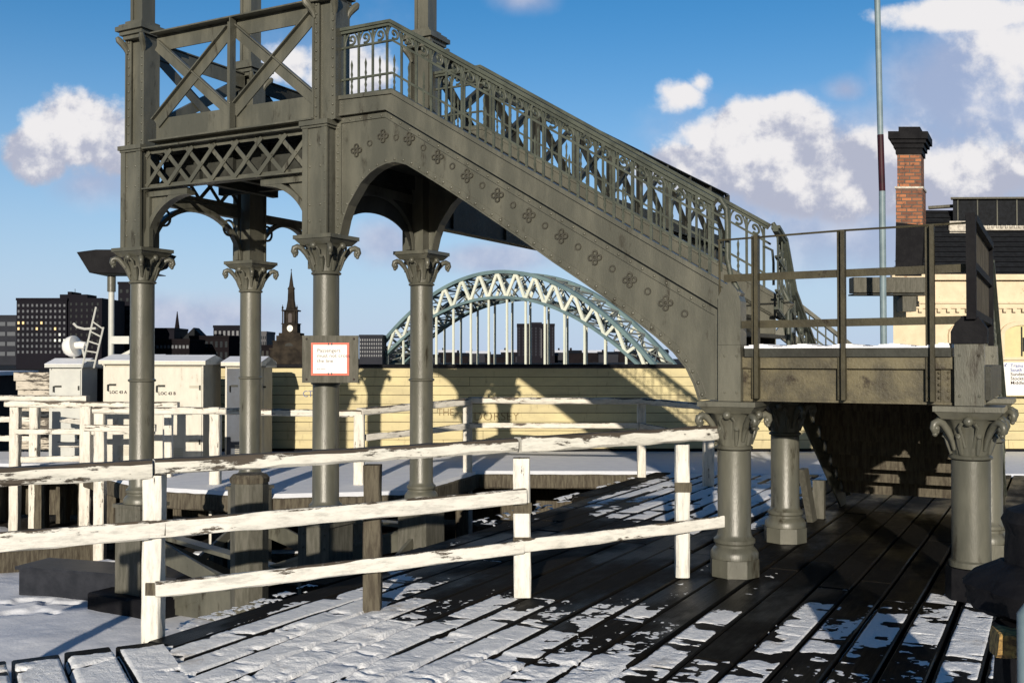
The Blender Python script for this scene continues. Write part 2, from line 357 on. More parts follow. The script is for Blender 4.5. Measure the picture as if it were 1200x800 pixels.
    def plate(s, poly, t0, t1, ax='y', hole=None):
        """a flat outline (a, z) given thickness from t0 to t1 along ax"""
        f = (lambda p, t: (p[0], t, p[1])) if ax == 'y' else ((lambda p, t: (t, p[0], p[1])) if ax == 'x' else (lambda p, t: (p[0], p[1], t)))
        n = len(poly)
        import mathutils.geometry as G
        tris = G.tessellate_polygon([[Vector((p[0], p[1], 0)) for p in poly]])
        vs = [f(p, t0) for p in poly]+[f(p, t1) for p in poly]
        fs = [tuple(t) for t in tris]+[tuple(n+i for i in reversed(t)) for t in tris]+[(i,(i+1)%n,n+(i+1)%n,n+i) for i in range(n)]
        return s.add(vs, fs)
    def strip(s, line, w0, w1, t0, t1, ax='y'):
        """band following a polyline in the (a, z) plane, from offset w0 to w1 on its left side"""
        def off(w):
            out = []
            for i, p in enumerate(line):
                a = Vector(line[max(i-1,0)]); b = Vector(line[min(i+1,len(line)-1)]); d = (b-a).normalized()
                out.append((p[0]-d.y*w, p[1]+d.x*w))
            return out
        A = off(w0); B = off(w1); f = (lambda p, t: (p[0], t, p[1])) if ax == 'y' else (lambda p, t: (t, p[0], p[1]))
        n = len(line); vs = [f(p,t0) for p in A]+[f(p,t0) for p in B]+[f(p,t1) for p in A]+[f(p,t1) for p in B]
        fs = []
        for i in range(n-1):
            fs += [(i,i+1,n+i+1,n+i),(2*n+i,3*n+i,3*n+i+1,2*n+i+1),(i,2*n+i,2*n+i+1,i+1),(n+i,n+i+1,3*n+i+1,3*n+i)]
        fs += [(0,n,3*n,2*n),(n-1,3*n-1,4*n-1,2*n-1)]
        return s.add(vs, fs)
    def mesh(s, name, m, smooth=None):
        me = bpy.data.meshes.new(name); me.from_pydata(s.v, [], s.f); me.validate()
        bm = bmesh.new(); bm.from_mesh(me); bmesh.ops.recalc_face_normals(bm, faces=bm.faces); bm.to_mesh(me); bm.free()
        me.materials.append(m)
        if smooth is not None:
            me.polygons.foreach_set('use_smooth', [True]*len(me.polygons)); me.set_sharp_from_angle(angle=R(smooth))
        return me
def link(name, me, parent=None):
    o = bpy.data.objects.new(name, me); COL.objects.link(o)
    if parent is not None: o.parent = parent
    return o
def part(name, mb, m, parent, smooth=None, label=None):
    o = link(name, mb.mesh(name, M[m] if isinstance(m, str) else m, smooth), parent)
    if label: o['label'] = label
    return o
def thing(name, label, cat, loc=(0,0,0), rz=0, group=None):
    o = bpy.data.objects.new(name, None); COL.objects.link(o); o.location = loc; o.rotation_euler = (0,0,rz)
    o.empty_display_size = .1
    tag(o, label, cat, group); return o
def tag(o, label, cat, group=None):
    o['label'] = label; o['category'] = cat
    if group: o['group'] = group
    return o
def struct(name, mb, m, smooth=None):
    o = link(name, mb.mesh(name, M[m] if isinstance(m, str) else m, smooth)); o['kind'] = 'structure'; return o
def copy_tree(o, parent=None):
    c = o.copy(); COL.objects.link(c); c.parent = parent
    for ch in list(o.children): copy_tree(ch, c)
    return c
def text(name, s, size, loc, parent, m, rz=0, extrude=.0015, sx=1.0, jitter=0, bold=0.0):
    cu = bpy.data.curves.new(name, 'FONT'); cu.body = s; cu.size = size; cu.extrude = extrude; cu.resolution_u = 3; cu.offset = bold
    t = bpy.data.objects.new('tmp', cu); COL.objects.link(t)
    bpy.context.view_layer.update()
    me = bpy.data.meshes.new_from_object(t); bpy.data.objects.remove(t); bpy.data.curves.remove(cu)
    me.name = name
    me.transform(Matrix.Diagonal((sx,1,1,1))); me.transform(Matrix.Rotation(R(90),4,'X')); me.transform(Matrix.Rotation(rz,4,'Z')); me.transform(Matrix.Translation(loc))
    me.materials.clear(); me.materials.append(M[m]); return link(name, me, parent)

# fence, cap and rails between given ground points
# value noise for the snow surface
_rng = np.random.RandomState(3); _T = _rng.rand(256, 256)
def vnoise(x, y):
    xi = np.floor(x).astype(int); yi = np.floor(y).astype(int); fx = x-xi; fy = y-yi
    fx = fx*fx*(3-2*fx); fy = fy*fy*(3-2*fy)
    a = _T[xi&255, yi&255]; b = _T[(xi+1)&255, yi&255]; c = _T[xi&255, (yi+1)&255]; d = _T[(xi+1)&255, (yi+1)&255]
    return a*(1-fx)*(1-fy)+b*fx*(1-fy)+c*(1-fx)*fy+d*fx*fy
def fbm(x, y, o=4):
    r = 0; a = .5
    for i in range(o): r = r+a*(vnoise(x, y)); x = x*2.03+17.1; y = y*2.03+5.3; a *= .5
    return r
def sstep(x, a, b):
    t = np.clip((x-a)/(b-a), 0, 1); return t*t*(3-2*t)
def gridmesh(X, Y, Z, name, m):
    ny, nx = X.shape; me = bpy.data.meshes.new(name)
    co = np.stack([X, Y, Z], -1).reshape(-1, 3)
    i = np.arange(ny*nx).reshape(ny, nx)
    q = np.stack([i[:-1,:-1], i[:-1,1:], i[1:,1:], i[1:,:-1]], -1).reshape(-1, 4)
    return co, q
def mesh_from(co, q, name, m, smooth=True):
    used = np.zeros(len(co), bool); used[q.ravel()] = True; remap = np.cumsum(used)-1
    me = bpy.data.meshes.new(name); me.from_pydata(co[used].tolist(), [], remap[q].tolist()); me.update()
    if smooth: me.polygons.foreach_set('use_smooth', [True]*len(me.polygons))
    me.materials.append(M[m]); return me
# ================================================================== GROUND AND PLATFORM
O = Vector((1.65, 7.67, 0)); RZ = R(-28)
U = Vector((math.cos(RZ), math.sin(RZ), 0)); V = Vector((-math.sin(RZ), math.cos(RZ), 0))
def wl(x, y, z=0): return O+U*x+V*y+Vector((0,0,z))
g = MB(); S = 9000
g.add([(-S,-S,-1),(S,-S,-1),(S,S,-1),(-S,S,-1)], [(0,1,2,3)])
struct('ground', g, 'ground')

def in_loc(o): o.location = O; o.rotation_euler = (0,0,RZ); return o
def wing_y(x): return -3.3-.648*(x+2.4)
def edge_x(y): return -2.42-.045*(y+2.5)
dk = MB(); rr = random.Random(5); SEAMS = []
x = -2.9; k = 0
PITCH = .235
while x < 9.5:
    x1 = x+PITCH-.014-rr.uniform(0,.012); SEAMS.append(x)
    y0 = max(-10, wing_y(x+.1)) if x < 3 else -10
    ya = y0
    # the platform edge cuts across the outer sleepers
    if x < -2.42+.1: ya = max(y0, -2.5+(-2.42-x1)/.045) if x1 < -2.42 else y0
    cuts = [ya]; t = ya+rr.uniform(1.5, 3.4)
    while t < 8.0: cuts.append(t); t += rr.uniform(2.4, 3.2)
    cuts.append(8.3)
    for a, b in zip(cuts, cuts[1:]):
        if b-a < .2: continue
        dz = rr.uniform(-.006,.004); c = .008
        X0, X1, Y0, Y1 = x, x1, a+.006, b-.006
        vs = [(X0,Y0,-.15),(X1,Y0,-.15),(X1,Y1,-.15),(X0,Y1,-.15),(X0,Y0,dz-c),(X1,Y0,dz-c),(X1,Y1,dz-c),(X0,Y1,dz-c),(X0+c,Y0+c,dz),(X1-c,Y0+c,dz),(X1-c,Y1-c,dz),(X0+c,Y1-c,dz)]
        dk.add(vs, [(0,1,5,4),(1,2,6,5),(2,3,7,6),(3,0,4,7),(4,5,9,8),(5,6,10,9),(6,7,11,10),(7,4,8,11),(8,9,10,11)])
    x += PITCH
in_loc(struct('platform_deck', dk, 'wet'))
# bearers and edge beam under the deck
ub = MB(); ub.timber((-2.50,-2.6,-.27),(-2.86,8.2,-.27),.20,.22,ch=.02,j=.006)
for yy in (-1.8,.4,2.6,4.8,7.0): ub.timber((edge_x(yy)+.05,yy,-1.05),(edge_x(yy)+.05,yy,-.38),.22,.22,up=(0,1,0),ch=.02)
ub.box(-1.9,9.5,-10,8.1,-1.0,-.18)
in_loc(struct('platform_footing', ub, 'oldwood'))

# curved-off left wing: sleepers laid across at another angle
PW = Vector((.877,.480,0)); QW = Vector((-.480,.877,0)); E0 = Vector((-2.01,5.90,0))
wk = MB(); rr = random.Random(9)
def P_(a, b, z): return E0-PW*a+QW*b+Vector((0,0,z))
a = 0
WSEAM = []
while a < 9:
    w = .262; dz = rr.uniform(-.006,.004)-.003; a1 = a+w-.028; c = .008; e = rr.uniform(-.03,.03); WSEAM.append(a)
    def vv(A, B, z): return P_(A, B, z)
    vs = [vv(a,-9,-.15),vv(a1,-9,-.15),vv(a1,e,-.15),vv(a,e,-.15),vv(a,-9,dz-c),vv(a1,-9,dz-c),vv(a1,e,dz-c),vv(a,e,dz-c),vv(a+c,-9,dz),vv(a1-c,-9,dz),vv(a1-c,e-c,dz),vv(a+c,e-c,dz)]
    wk.add(vs, [(0,1,5,4),(1,2,6,5),(2,3,7,6),(3,0,4,7),(4,5,9,8),(5,6,10,9),(6,7,11,10),(7,4,8,11),(8,9,10,11)])
    a += w
wk.add([P_(0,.02,-.4),P_(9,.02,-.4),P_(9,-.2,-.4),P_(0,-.2,-.4),P_(0,.02,-.16),P_(9,.02,-.16),P_(9,-.2,-.16),P_(0,-.2,-.16)],[(0,1,2,3),(7,6,5,4),(0,4,5,1),(1,5,6,2),(2,6,7,3),(3,7,4,0)])
struct('platform_wing', wk, 'wet')

# ---- snow lying on the sleepers: a real sheet whose thickness falls below the timber where it has melted
def deck_snow():
    parts_ = []
    for (xa, xb, ya, yb, st) in ((-2.6, 4.4, -5.9, .25, .0125), (-3.0, .9, 1.2, 8.2, .035), (1.9, 9.4, 1.2, 8.2, .06)):
        nx = int((xb-xa)/st)+1; ny = int((yb-ya)/st)+1
        X, Y = np.meshgrid(np.linspace(xa, xb, nx), np.linspace(ya, yb, ny))
        ph = np.mod(X+2.9, PITCH); idx = np.floor((X+2.9)/PITCH).astype(int)
        ds = np.abs(np.mod(ph-(PITCH-.010)+PITCH/2, PITCH)-PITCH/2)
        jit = (vnoise(idx*3.7+.5, idx*1.9+.2)-.5)
        xs = [-3.2,-2.5,-1.9,-1.2,-.36,.31,.63,.81,1.5,3,10]; bs = [-1.2,-.75,-1.15,-1.15,-1.2,-1.0,-.65,-.45,-.05,.25,.3]
        b = np.interp(X, xs, bs)+jit*.55+(fbm(X*5, Y*2.2)-.47)*.5
        cov = sstep(b-Y, -.12, .30)
        b2 = 2.25-.30*(X+2.5)+jit*.9+(fbm(X*3+9, Y*1.2)-.47)*.8
        cov = np.maximum(cov, 1.5*sstep(Y-b2, -.15, .45)*(1-sstep(X, -.6, -.35)))
        cov = np.maximum(cov, sstep(X-2.1, 0, .5)*sstep(Y-1.8, 0, .6))
        # melted strip of one sleeper
        cov = cov*(1-sstep(X-.36, -.03, .02)*sstep(.64-X, -.03, .02)*sstep(Y+2.15+(fbm(X*9, Y*9)-.5)*.15, -.02, .05))
        # edge of the platform stays bare
        ex = X-(-2.42-.045*(Y+2.5))
        cov = cov*sstep(ex+(fbm(X*4, Y*3)-.5)*.25, .06, .24)
        wgy = -3.3-.648*(X+2.4)
        cov = np.where(Y < wgy, -1, cov)
        melt = fbm(X*1.3+3, Y*.9+7, 5); blotch = fbm(X*3.2, Y*6.5, 4)
        open_ = sstep(fbm(idx*2.3+4+X*0, Y*.8+idx, 3), .12, .36)     # how open each joint is along its run
        foot = sstep(fbm(X*2.2+31, Y*3.4+11, 4), .64, .72)
        seam = (1-sstep(ds, .007+.008*open_, .013+.012*open_))*(.45+.55*open_)
        thin = sstep(fbm(X*.9+12, Y*.7+2, 3), .36, .56)
        ragged = .0095*(fbm(X*16, Y*11, 4)-.47)+.0050*(vnoise(X*55, Y*55)-.5)
        h = -.0080+.0158*cov*(.50+.70*thin)-.015*sstep(blotch, .55, .68)-.012*sstep(fbm(X*3.5+50, Y*14+3, 3), .60, .70)
        full = sstep(h, -.001, .006)
        h = h+ragged*(1-.72*full)+.0022*full*(fbm(X*30, Y*30, 3)-.47)+.005*full*(fbm(X*3, Y*3, 3)-.47)
        mush = sstep(-2.55-Y-.25*(X-1.0)+(fbm(X*1.6, Y*1.6, 3)-.5)*1.6, -.1, .5)*sstep(fbm(X*.8+9, Y*.8+4, 2), .38, .5)
        h = h+mush*(.010+.034*(fbm(X*8, Y*8, 5)-.42))-.040*seam*(1-.35*mush)
        h = h-.014*foot*(Y < -1.4)
        lump = sstep(X-2.1, 0, .5)*sstep(Y-1.8, 0, .6)
        h = h+lump*.09*(fbm(X*2.5, Y*2.5, 5)-.3)
        co, q = gridmesh(X, Y, h, 's', 'snow'); z = h
        zq = h.ravel()[q].max(axis=1); keep = zq > -.0065
        keep &= (cov.ravel()[q].max(axis=1) > -.5)
        parts_.append((co, q[keep]))
    base = 0; C = []; Q = []
    for co, q in parts_: C.append(co); Q.append(q+base); base += len(co)
    o = link('snow_on_platform', mesh_from(np.concatenate(C), np.concatenate(Q), 'snow', 'snow')); in_loc(o)
    o['kind'] = 'stuff'; tag(o, 'thin broken snow lying on the wet sleepers of the platform', 'snow')
    # wing
    A, B = np.meshgrid(np.linspace(0, 5.2, 330), np.linspace(-3.4, .02, 210))
    ph = np.mod(A, .262); idx = np.floor(A/.262); dsr = np.minimum(ph, .262-ph+.0)
    seam = 1-sstep(np.abs(ph-.248), .008, .026)
    open_ = sstep(fbm(idx*2.3+14, B*.9+idx, 3), .25, .42)
    h = .002+.012*fbm(A*2, B*2)-.05*seam*(.5+.5*open_)+.009*(fbm(A*14, B*14, 4)-.47)+.004*(vnoise(A*50, B*50)-.5)-.03*sstep(B+.10+(fbm(A*6, B*3)-.5)*.16, -.06, .08)-.03*sstep(fbm(A*3+4, B*6, 4), .60, .70)
    X = E0.x-PW.x*A+QW.x*B; Y = E0.y-PW.y*A+QW.y*B
    co, q = gridmesh(X, Y, h, 's', 'snow'); keep = h.ravel()[q].max(axis=1) > -.008
    o = link('snow_on_wing', mesh_from(co, q[keep], 'snow', 'snow')); o['kind'] = 'stuff'; tag(o, 'snow on the angled sleepers at the left end of the platform', 'snow')
    # trackside
    X, Y = np.meshgrid(np.linspace(-13, -2.2, 360), np.linspace(6.2, 16, 330))
    c = 1-np.maximum(0, ((X+6.6)/3.4)**2+((Y-9.9)/2.7)**2-.5)
    c2 = 1-(((X+8.8)/1.6)**2+((Y-15.2)/1.6)**2)*1.2
    trod = sstep(fbm(X*2.6+3, Y*2.6, 3), .58, .66)
    h = -.035*trod-1+.09*np.clip(np.maximum(c, c2), -1, 1)-.02+.05*(fbm(X*1.4, Y*1.4, 5)-.5)+.006*(fbm(X*9, Y*9, 3)-.5)
    co, q = gridmesh(X, Y, h, 's', 'snow'); keep = h.ravel()[q].max(axis=1) > -1.01
    o = link('snow_beside_track', mesh_from(co, q[keep], 'snow', 'snow2')); o['kind'] = 'stuff'; tag(o, 'smooth sheet of snow on the low ground beside the track', 'snow')
deck_snow()

# ---- platform opposite
fpE = [(-20,15.9),(-8.7,15.8),(-6.6,15.4),(-5.1,13.5),(-4.3,12.7),(-2.8,12.1),(-1.25,12.4),(-.5,14.6),(1.9,14.55),(3.1,14.2),(16,14.2)]
fp = MB()
for (a, b) in zip(fpE, fpE[1:]):
    fp.add([(a[0],a[1],-.05),(b[0],b[1],-.05),(b[0],19.5,-.05),(a[0],19.5,-.05)], [(0,1,2,3)])
    fp.timber((a[0],a[1],-.13),(b[0],b[1],-.13),.10,.20,ch=.015)
    L = math.hypot(b[0]-a[0], b[1]-a[1]); n = max(1, int(L/.9))
    for i in range(n):
        t = (i+.5)/n; px_, py_ = a[0]+(b[0]-a[0])*t, a[1]+(b[1]-a[1])*t
        if px_ < 2.2: fp.timber((px_,py_+.16,-1.05),(px_,py_+.16,-.2),.17,.17,up=(0,1,0),ch=.015)
        if px_ < 2.2: fp.timber((px_,py_+.9,-1.05),(px_,py_+.9,-.2),.17,.17,up=(0,1,0),ch=.015)
fp.timber((-9,17.0,-.6),(2,16.2,-.6),.05,.7)
struct('opposite_platform', fp, 'oldwood')
sn = MB()
import mathutils.geometry as MG
for (a, b) in zip(fpE, fpE[1:]):
    n = max(1, int(math.hypot(b[0]-a[0], b[1]-a[1])/.25))
    for i in range(n):
        t0 = i/n; t1 = (i+1)/n; A = (a[0]+(b[0]-a[0])*t0, a[1]+(b[1]-a[1])*t0); B = (a[0]+(b[0]-a[0])*t1, a[1]+(b[1]-a[1])*t1)
        hh = .012
        sn.add([(A[0],A[1]-.03,-.035),(B[0],B[1]-.03,-.035),(B[0],B[1]+.04,hh),(A[0],A[1]+.04,hh),(B[0],17.55,hh+.01),(A[0],17.55,hh+.01)], [(0,1,2,3),(3,2,4,5)])
o = link('snow_on_opposite_platform', sn.mesh('snow', M['snow2'])); o['kind'] = 'stuff'; tag(o, 'clean snow over the platform beyond the tower', 'snow')

# ================================================================== FOOTBRIDGE
fb = thing('footbridge', 'ornate grey-green cast iron footbridge with arched stair, landing and braced tower', 'footbridge', O, RZ)
XR, XL, BW = -3.80, -6.16, 1.60          # tower columns (x) and width (y) in the bridge's own frame
def capital(p, cx, cy, zt):
    m = MB(); zb = zt-.36
    m.box(cx-.215,cx+.215,cy-.215,cy+.215,zt-.035,zt)
    m.add([(cx+sx*a,cy+sy*a,z) for z, a in ((zt-.037,.205),(zt-.085,.165)) for sx, sy in ((-1,-1),(1,-1),(1,1),(-1,1))],
          [(0,1,2,3),(7,6,5,4),(0,4,5,1),(1,5,6,2),(2,6,7,3),(3,7,4,0)])
    part('abacus', m, 'iron', p)
    b = MB()
    prof = [(.118,zb),(.135,zb+.01),(.138,zb+.022),(.122,zb+.035),(.124,zb+.06),(.130,zb+.12),(.136,zb+.17),(.150,zb+.22),(.172,zb+.262),(.19,zb+.275)]
    b.lathe(prof, cx, cy, 64, lambda a, z: 1+(.11*max(0, math.sin(a*8))**.6*sstep(np.float64(z), zb+.04, zb+.07)*(1-.6*sstep(np.float64(z), zb+.15, zb+.2)) if z > zb+.036 else 0))
    # acanthus leaf tips curling out half way up
    for i in range(8):
        an = PI/8+i*PI/4; c, s_ = math.cos(an), math.sin(an)
        b.tube([(cx+c*r, cy+s_*r, zb+z) for r, z in ((.125,.04),(.140,.10),(.152,.145),(.172,.165),(.182,.150))], [.012,.020,.022,.018,.008], 6)
    part('bell', b, 'iron', p, 40)
    v = MB()
    for i in range(4):
        an = PI/4+i*PI/2; c, s_ = math.cos(an), math.sin(an)
        path = [(.13,.07),(.15,.14),(.185,.20),(.225,.245),(.262,.258),(.292,.245),(.300,.215),(.288,.190),(.268,.188),(.262,.206),(.274,.218)]
        v.tube([(cx+c*r, cy+s_*r, zb+z) for r, z in path], [.014,.020,.024,.026,.027,.025,.022,.019,.016,.014,.012], 8)
        v.ball((cx+c*.278, cy+s_*.278, zb+.215), .026, 8, 6)
        v.ball((cx+c*.285, cy+s_*.285, zb+.176), .018, 8, 6)
        an = i*PI/2; c, s_ = math.cos(an), math.sin(an)
        v.ball((cx+c*.185, cy+s_*.185, zb+.262), .032, 10, 7)
        for dd in (-.055, .055):
            v.tube([(cx+c*r-s_*dd*f, cy+s_*r+c*dd*f, zb+z) for r, z, f in ((.13,.09,.5),(.15,.17,.8),(.18,.225,1),(.195,.25,.7))], .012, 6)
    part('volute', v, 'iron', p, 50)
def column(cx, cy, zb, zt, ring=None, ped=False, name='column'):
    m = MB(); z2 = zt-.36
    prof = [(.175,zb+.01),(.175,zb+.05),(.160,zb+.075),(.140,zb+.095),(.140,zb+.112),(.152,zb+.125),(.152,zb+.148),(.132,zb+.165),(.122,zb+.19),(.122,z2-.002)]
    if ring: prof = prof[:-1]+[(.121,ring-.02),(.136,ring-.012),(.138,ring+.004),(.121,ring+.014),(.119,z2-.002)]
    sunk = cx == 1.61 and cy == 0            # this column goes straight down into a dark block
    if sunk: prof = [(.140,.215),(.140,.25),(.123,.262),(.122,z2-.002)]
    m.lathe(prof, cx, cy, 36)
    sh = part(name, m, 'iron', fb, 35)
    capital(sh, cx, cy, zt)
    if sunk:
        q = MB(); q.lathe([(.165,0),(.160,.21)], cx, cy, 8); part('plinth', q, 'black', sh)
    elif not ped:
        q = MB(); q.lathe([(.185,zb-.12),(.185,zb+.008)], cx, cy, 8); part('plinth', q, 'iron', sh)
    if ped:
        q = MB(); a = .175
        q.box(cx-a,cx+a,cy-a,cy+a,-1.0,zb-.03); q.box(cx-a-.02,cx+a+.02,cy-a-.02,cy+a+.02,zb-.028,zb+.008)
        for z in (-.9,-.1,zb-.1):
            for dx in (-.12,.12): q.rivet((cx+dx,cy-a,z),.012)
        part('pedestal', q, 'lead', sh)
    return sh
for (x_, y_) in ((0,0),(1.61,0),(0,BW),(1.61,BW)): column(x_, y_, .12, 1.285)
for (x_, y_) in ((XR,0),(XL,0),(XR,BW),(XL,BW)): column(x_, y_, .12, 2.72, 1.38, True)

# --- stair side plates with arch, rivets and roses
arch = [(-3.62,2.725),(-3.585,2.86),(-3.53,2.99),(-3.39,3.18),(-3.29,3.26),(-3.21,3.30),(-3.11,3.33),(-3.02,3.335),(-2.90,3.30),(-2.78,3.23),(-2.54,3.085),(-2.28,2.92),(-1.99,2.73),(-1.71,2.545),(-1.48,2.385),(-1.25,2.235),(-.99,2.06),(-.78,1.905),(-.60,1.77),(-.46,1.65),(-.36,1.53),(-.30,1.41),(-.26,1.29)]
ZT = lambda x: 3.80-.605*(x+3.12) if x > -3.12 else 3.80
def rail_line(h, x1=-.10, x0=-3.66): return [(x0, 3.97+h), (-3.07, 3.97+h), (x1, 3.97+h-.613*(x1+3.07))]
def resample(line, step):
    out = []; d = 0
    for a, b in zip(line, line[1:]):
        L = math.hypot(b[0]-a[0], b[1]-a[1])
        while d < L: out.append((a[0]+(b[0]-a[0])*d/L, a[1]+(b[1]-a[1])*d/L)); d += step
        d -= L
    return out
def off(line, w):
    out = []
    for i, p in enumerate(line):
        a = Vector(line[max(i-1,0)]); b = Vector(line[min(i+1,len(line)-1)]); d = (b-a).normalized(); out.append((p[0]-d.y*w, p[1]+d.x*w))
    return out
for side, yy, sg in ((0, 0.0, -1), (1, BW, 1)):
    yo = yy; yi = yy-sg*.018            # outer and inner face
    m = MB()
    poly = arch+[(-.08,1.29),(-.08,1.96),(-.16,2.02),(-3.12,3.80),(-3.70,3.80),(-3.70,2.725)]
    m.plate(poly, yo, yi)
    sp = part('stair_side_plate', m, 'iron', fb)
    m = MB()
    m.strip(arch, .0, .055, yo+sg*.012, yo-sg*.0)                          # flange along the arch
    m.strip([(x, z) for x, z in arch], -.004, .010, yo+sg*.035, yi-sg*.07)    # its turned soffit edge
    m.strip([(-3.70,3.795),(-3.12,3.795),(-.14,1.985),(-.085,1.93),(-.085,1.30)], -.055, 0, yo+sg*.012, yo)
    m.strip([(-3.66,2.73),(-3.66,3.74)], -.035, .025, yo+sg*.013, yo)
    part('flange', m, 'iron', sp)
    m = MB()
    for a in resample(off(arch, .03), .095): m.rivet((a[0], yo+sg*.012, a[1]), .0165, sg=sg)
    for a in resample([(-3.64,3.765),(-3.13,3.765),(-.17,1.965)], .115): m.rivet((a[0], yo+sg*.012, a[1]), .014, sg=sg)
    for a in resample([(-.115,1.85),(-.115,1.33)], .12): m.rivet((a[0], yo+sg*.012, a[1]), .012, sg=sg)
    for a in resample([(-3.66,2.80),(-3.66,3.72)], .075): m.rivet((a[0], yo+sg*.013, a[1]), .014, sg=sg)
    part('rivets', m, 'iron', sp, 60)['kind'] = 'stuff'
    # roses and buttons stepping down the plate
    pr = [(-3.46,3.48),(-3.17,3.58),(-2.89,3.53)]+[(-2.89+.295*i, 3.53-.188*i) for i in range(1,9)]
    pr = [p for p in pr if p[0] < -.45]
    for i, (x, z) in enumerate(pr):
        m = MB()
        for k in range(4):
            an = PI/4*0+k*PI/2
            m.tube([(x+.036*math.cos(an)+.020*math.cos(t), yo+sg*.007, z+.036*math.sin(an)+.020*math.sin(t)) for t in [j*PI/4 for j in range(9)]], .0085, 5, False)
        m.tube([(x+.017*math.cos(t), yo+sg*.007, z+.017*math.sin(t)) for t in [j*PI/4 for j in range(9)]], .007, 5, False)
        m.ball((x, yo+sg*.002, z), .009, 6, 4); part('cast_rose', m, 'iron_relief_shade', sp, 60)
        if i+1 < len(pr):
            x2, z2 = pr[i+1]; cx, cz = (x+x2)/2, (z+z2)/2
        else: cx, cz = x+.15, z-.085
        m = MB(); m.tube([(cx+.024*math.cos(t), yo+sg*.003, cz+.024*math.sin(t)) for t in [j*PI/5 for j in range(11)]], .0075, 5, False)
        part('cast_ring', m, 'iron_relief_shade', sp, 60)
    # moulded string above the plate
    m = MB()
    line = [(-3.74,3.80),(-3.11,3.80),(-.02,1.925)]
    m.strip(line, .003, .165, yo+sg*.045, yo-sg*.04)
    m.strip(line, .150, .185, yo+sg*.062, yo-sg*.05)
    m.strip(line, .0, .022, yo+sg*.056, yo-sg*.04)
    part('stair_string', m, 'iron', fb)
# --- treads and closed risers of the first flight, and soffit board
m = MB(); n = 11
for i in range(n):
    z = 3.80-(i+1)*(3.80-1.62)/(n+1); x = -3.05+i*.278
    m.box(x-.02,x+.30,.045,BW-.045,z-.03,z); m.box(x-.02,x+.0,.045,BW-.045,z-.001,z+.175)
m.box(-3.75,-3.03,.045,BW-.045,3.74,3.79)
part('stair_treads', m, 'iron_dark', fb)
m = MB(); m.plate([(-3.60,3.50),(-3.1,3.50),(-.15,1.72),(-.15,1.66),(-3.12,3.44),(-3.60,3.44)], .05, BW-.05); part('stair_soffit', m, 'iron_dark', fb)

# --- ornate balustrades
def scroll(m, x, z0, h, slope, y):
    """a C scroll with its curl, sheared to the slope"""
    cx = x; cz = z0+h*.5; r = h*.44; pts = []
    for j in range(15):
        t = -2.0+j*.50; q = r*(1-.062*j)
        px_, pz_ = cx+q*math.cos(t)*.95, cz+q*math.sin(t)
        pts.append((px_, y, pz_+slope*(px_-x)))
    m.tube(pts, [.0115]*13+[.014,.016], 5)
    q = [(x-.075, y, z0+slope*-.075-.02), (x-.068, y, z0+h*.35+slope*-.068), (x-.052, y, z0+h*.75+slope*-.052), (x-.03, y, z0+h*1.0+slope*-.03)]
    m.tube(q, .008, 5); m.tube([(2*x-a_[0], a_[1], a_[2]+2*slope*(x-a_[0])) for a_ in q], .008, 5)
    m.ball((x-.05, y, z0+h*.80+slope*-.05), .011, 6, 4)
def spear(m, x, z0, h, y):
    m.tube([(x,y,z0),(x,y,z0+h*.12),(x,y,z0+h*.2),(x,y,z0+h*.28),(x,y,z0+h*.36),(x,y,z0+h*.44),(x,y,z0+h*.52),(x,y,z0+h*.60),(x,y,z0+h*.68),(x,y,z0+h*.76),(x,y,z0+h*.86),(x,y,z0+h)],
           [.007,.013,.007,.014,.007,.014,.007,.013,.007,.009,.013,.001], 6)
def balustrade(y, line, p, name='balustrade', tall=.635, step=.155, first=0.0, hand=True, xf=None):
    """line: bottom polyline (x, z); rails run parallel to it"""
    T = (lambda P: P) if xf is None else xf
    def z_at(x):
        for a, b in zip(line, line[1:]):
            if x <= b[0]+1e-6: return a[1]+(b[1]-a[1])*(x-a[0])/(b[0]-a[0]), (b[1]-a[1])/(b[0]-a[0])
        a, b = line[-2:]; s_ = (b[1]-a[1])/(b[0]-a[0]); return b[1]+s_*(x-b[0]), s_
    up = lambda h: [(a, z+h) for a, z in line]
    def dn(m): m.v = [T(q) for q in m.v]; return m
    m = MB(); m.strip(up(tall), -.028, .0, y-.038, y+.038); m.strip(up(tall), -.055, -.0285, y-.024, y+.024)
    root = part(name, dn(m), 'iron_green', p)
    m = MB(); m.strip(up(.455), -.009, .009, y-.011, y+.011); m.strip(up(.165), -.009, .009, y-.011, y+.011); m.strip(up(.012), -.012, .012, y-.02, y+.02)
    part('middle_rail', dn(m), 'iron_green', root)
    x0, x1 = line[0][0], line[-1][0]; x = x0+.07+first; i = 0
    while x < x1-.03:
        z, s_ = z_at(x)
        b = MB(); b.box(x-.011,x+.011,y-.006,y+.006,z,z+tall-.05); part('baluster', dn(b), 'iron_green', root)
        xm = x+step/2
        if xm < x1-.05:
            z, s_ = z_at(xm)
            b = MB(); spear(b, xm, z, .34, y); part('spear_finial', dn(b), 'iron_green', root, 50)
            b = MB(); scroll(b, xm, z+.465, .115, s_, y); part('scroll', dn(b), 'iron_green', root, 50)
        x += step
    return root
BL = [(-3.66,3.968),(-3.07,3.968),(-.12,2.16)]
balustrade(-.005, BL, fb)
balustrade(BW+.005, BL, fb)
# end standards of the balustrade with rounded shoulders
for y in (-.005, BW+.005):
    m = MB(); m.tube([(-.10,y,2.80),(-.05,y,2.72),(-.045,y,2.60),(-.045,y,2.35),(-.02,y,2.22),(.03,y,2.12),(.035,y,1.72)], .020, 8)
    m.tube([(-.18,y,2.60),(-.105,y,2.56),(-.095,y,2.45),(-.095,y,2.25)], .012, 6)
    part('end_standard', m, 'iron_green', fb, 60)

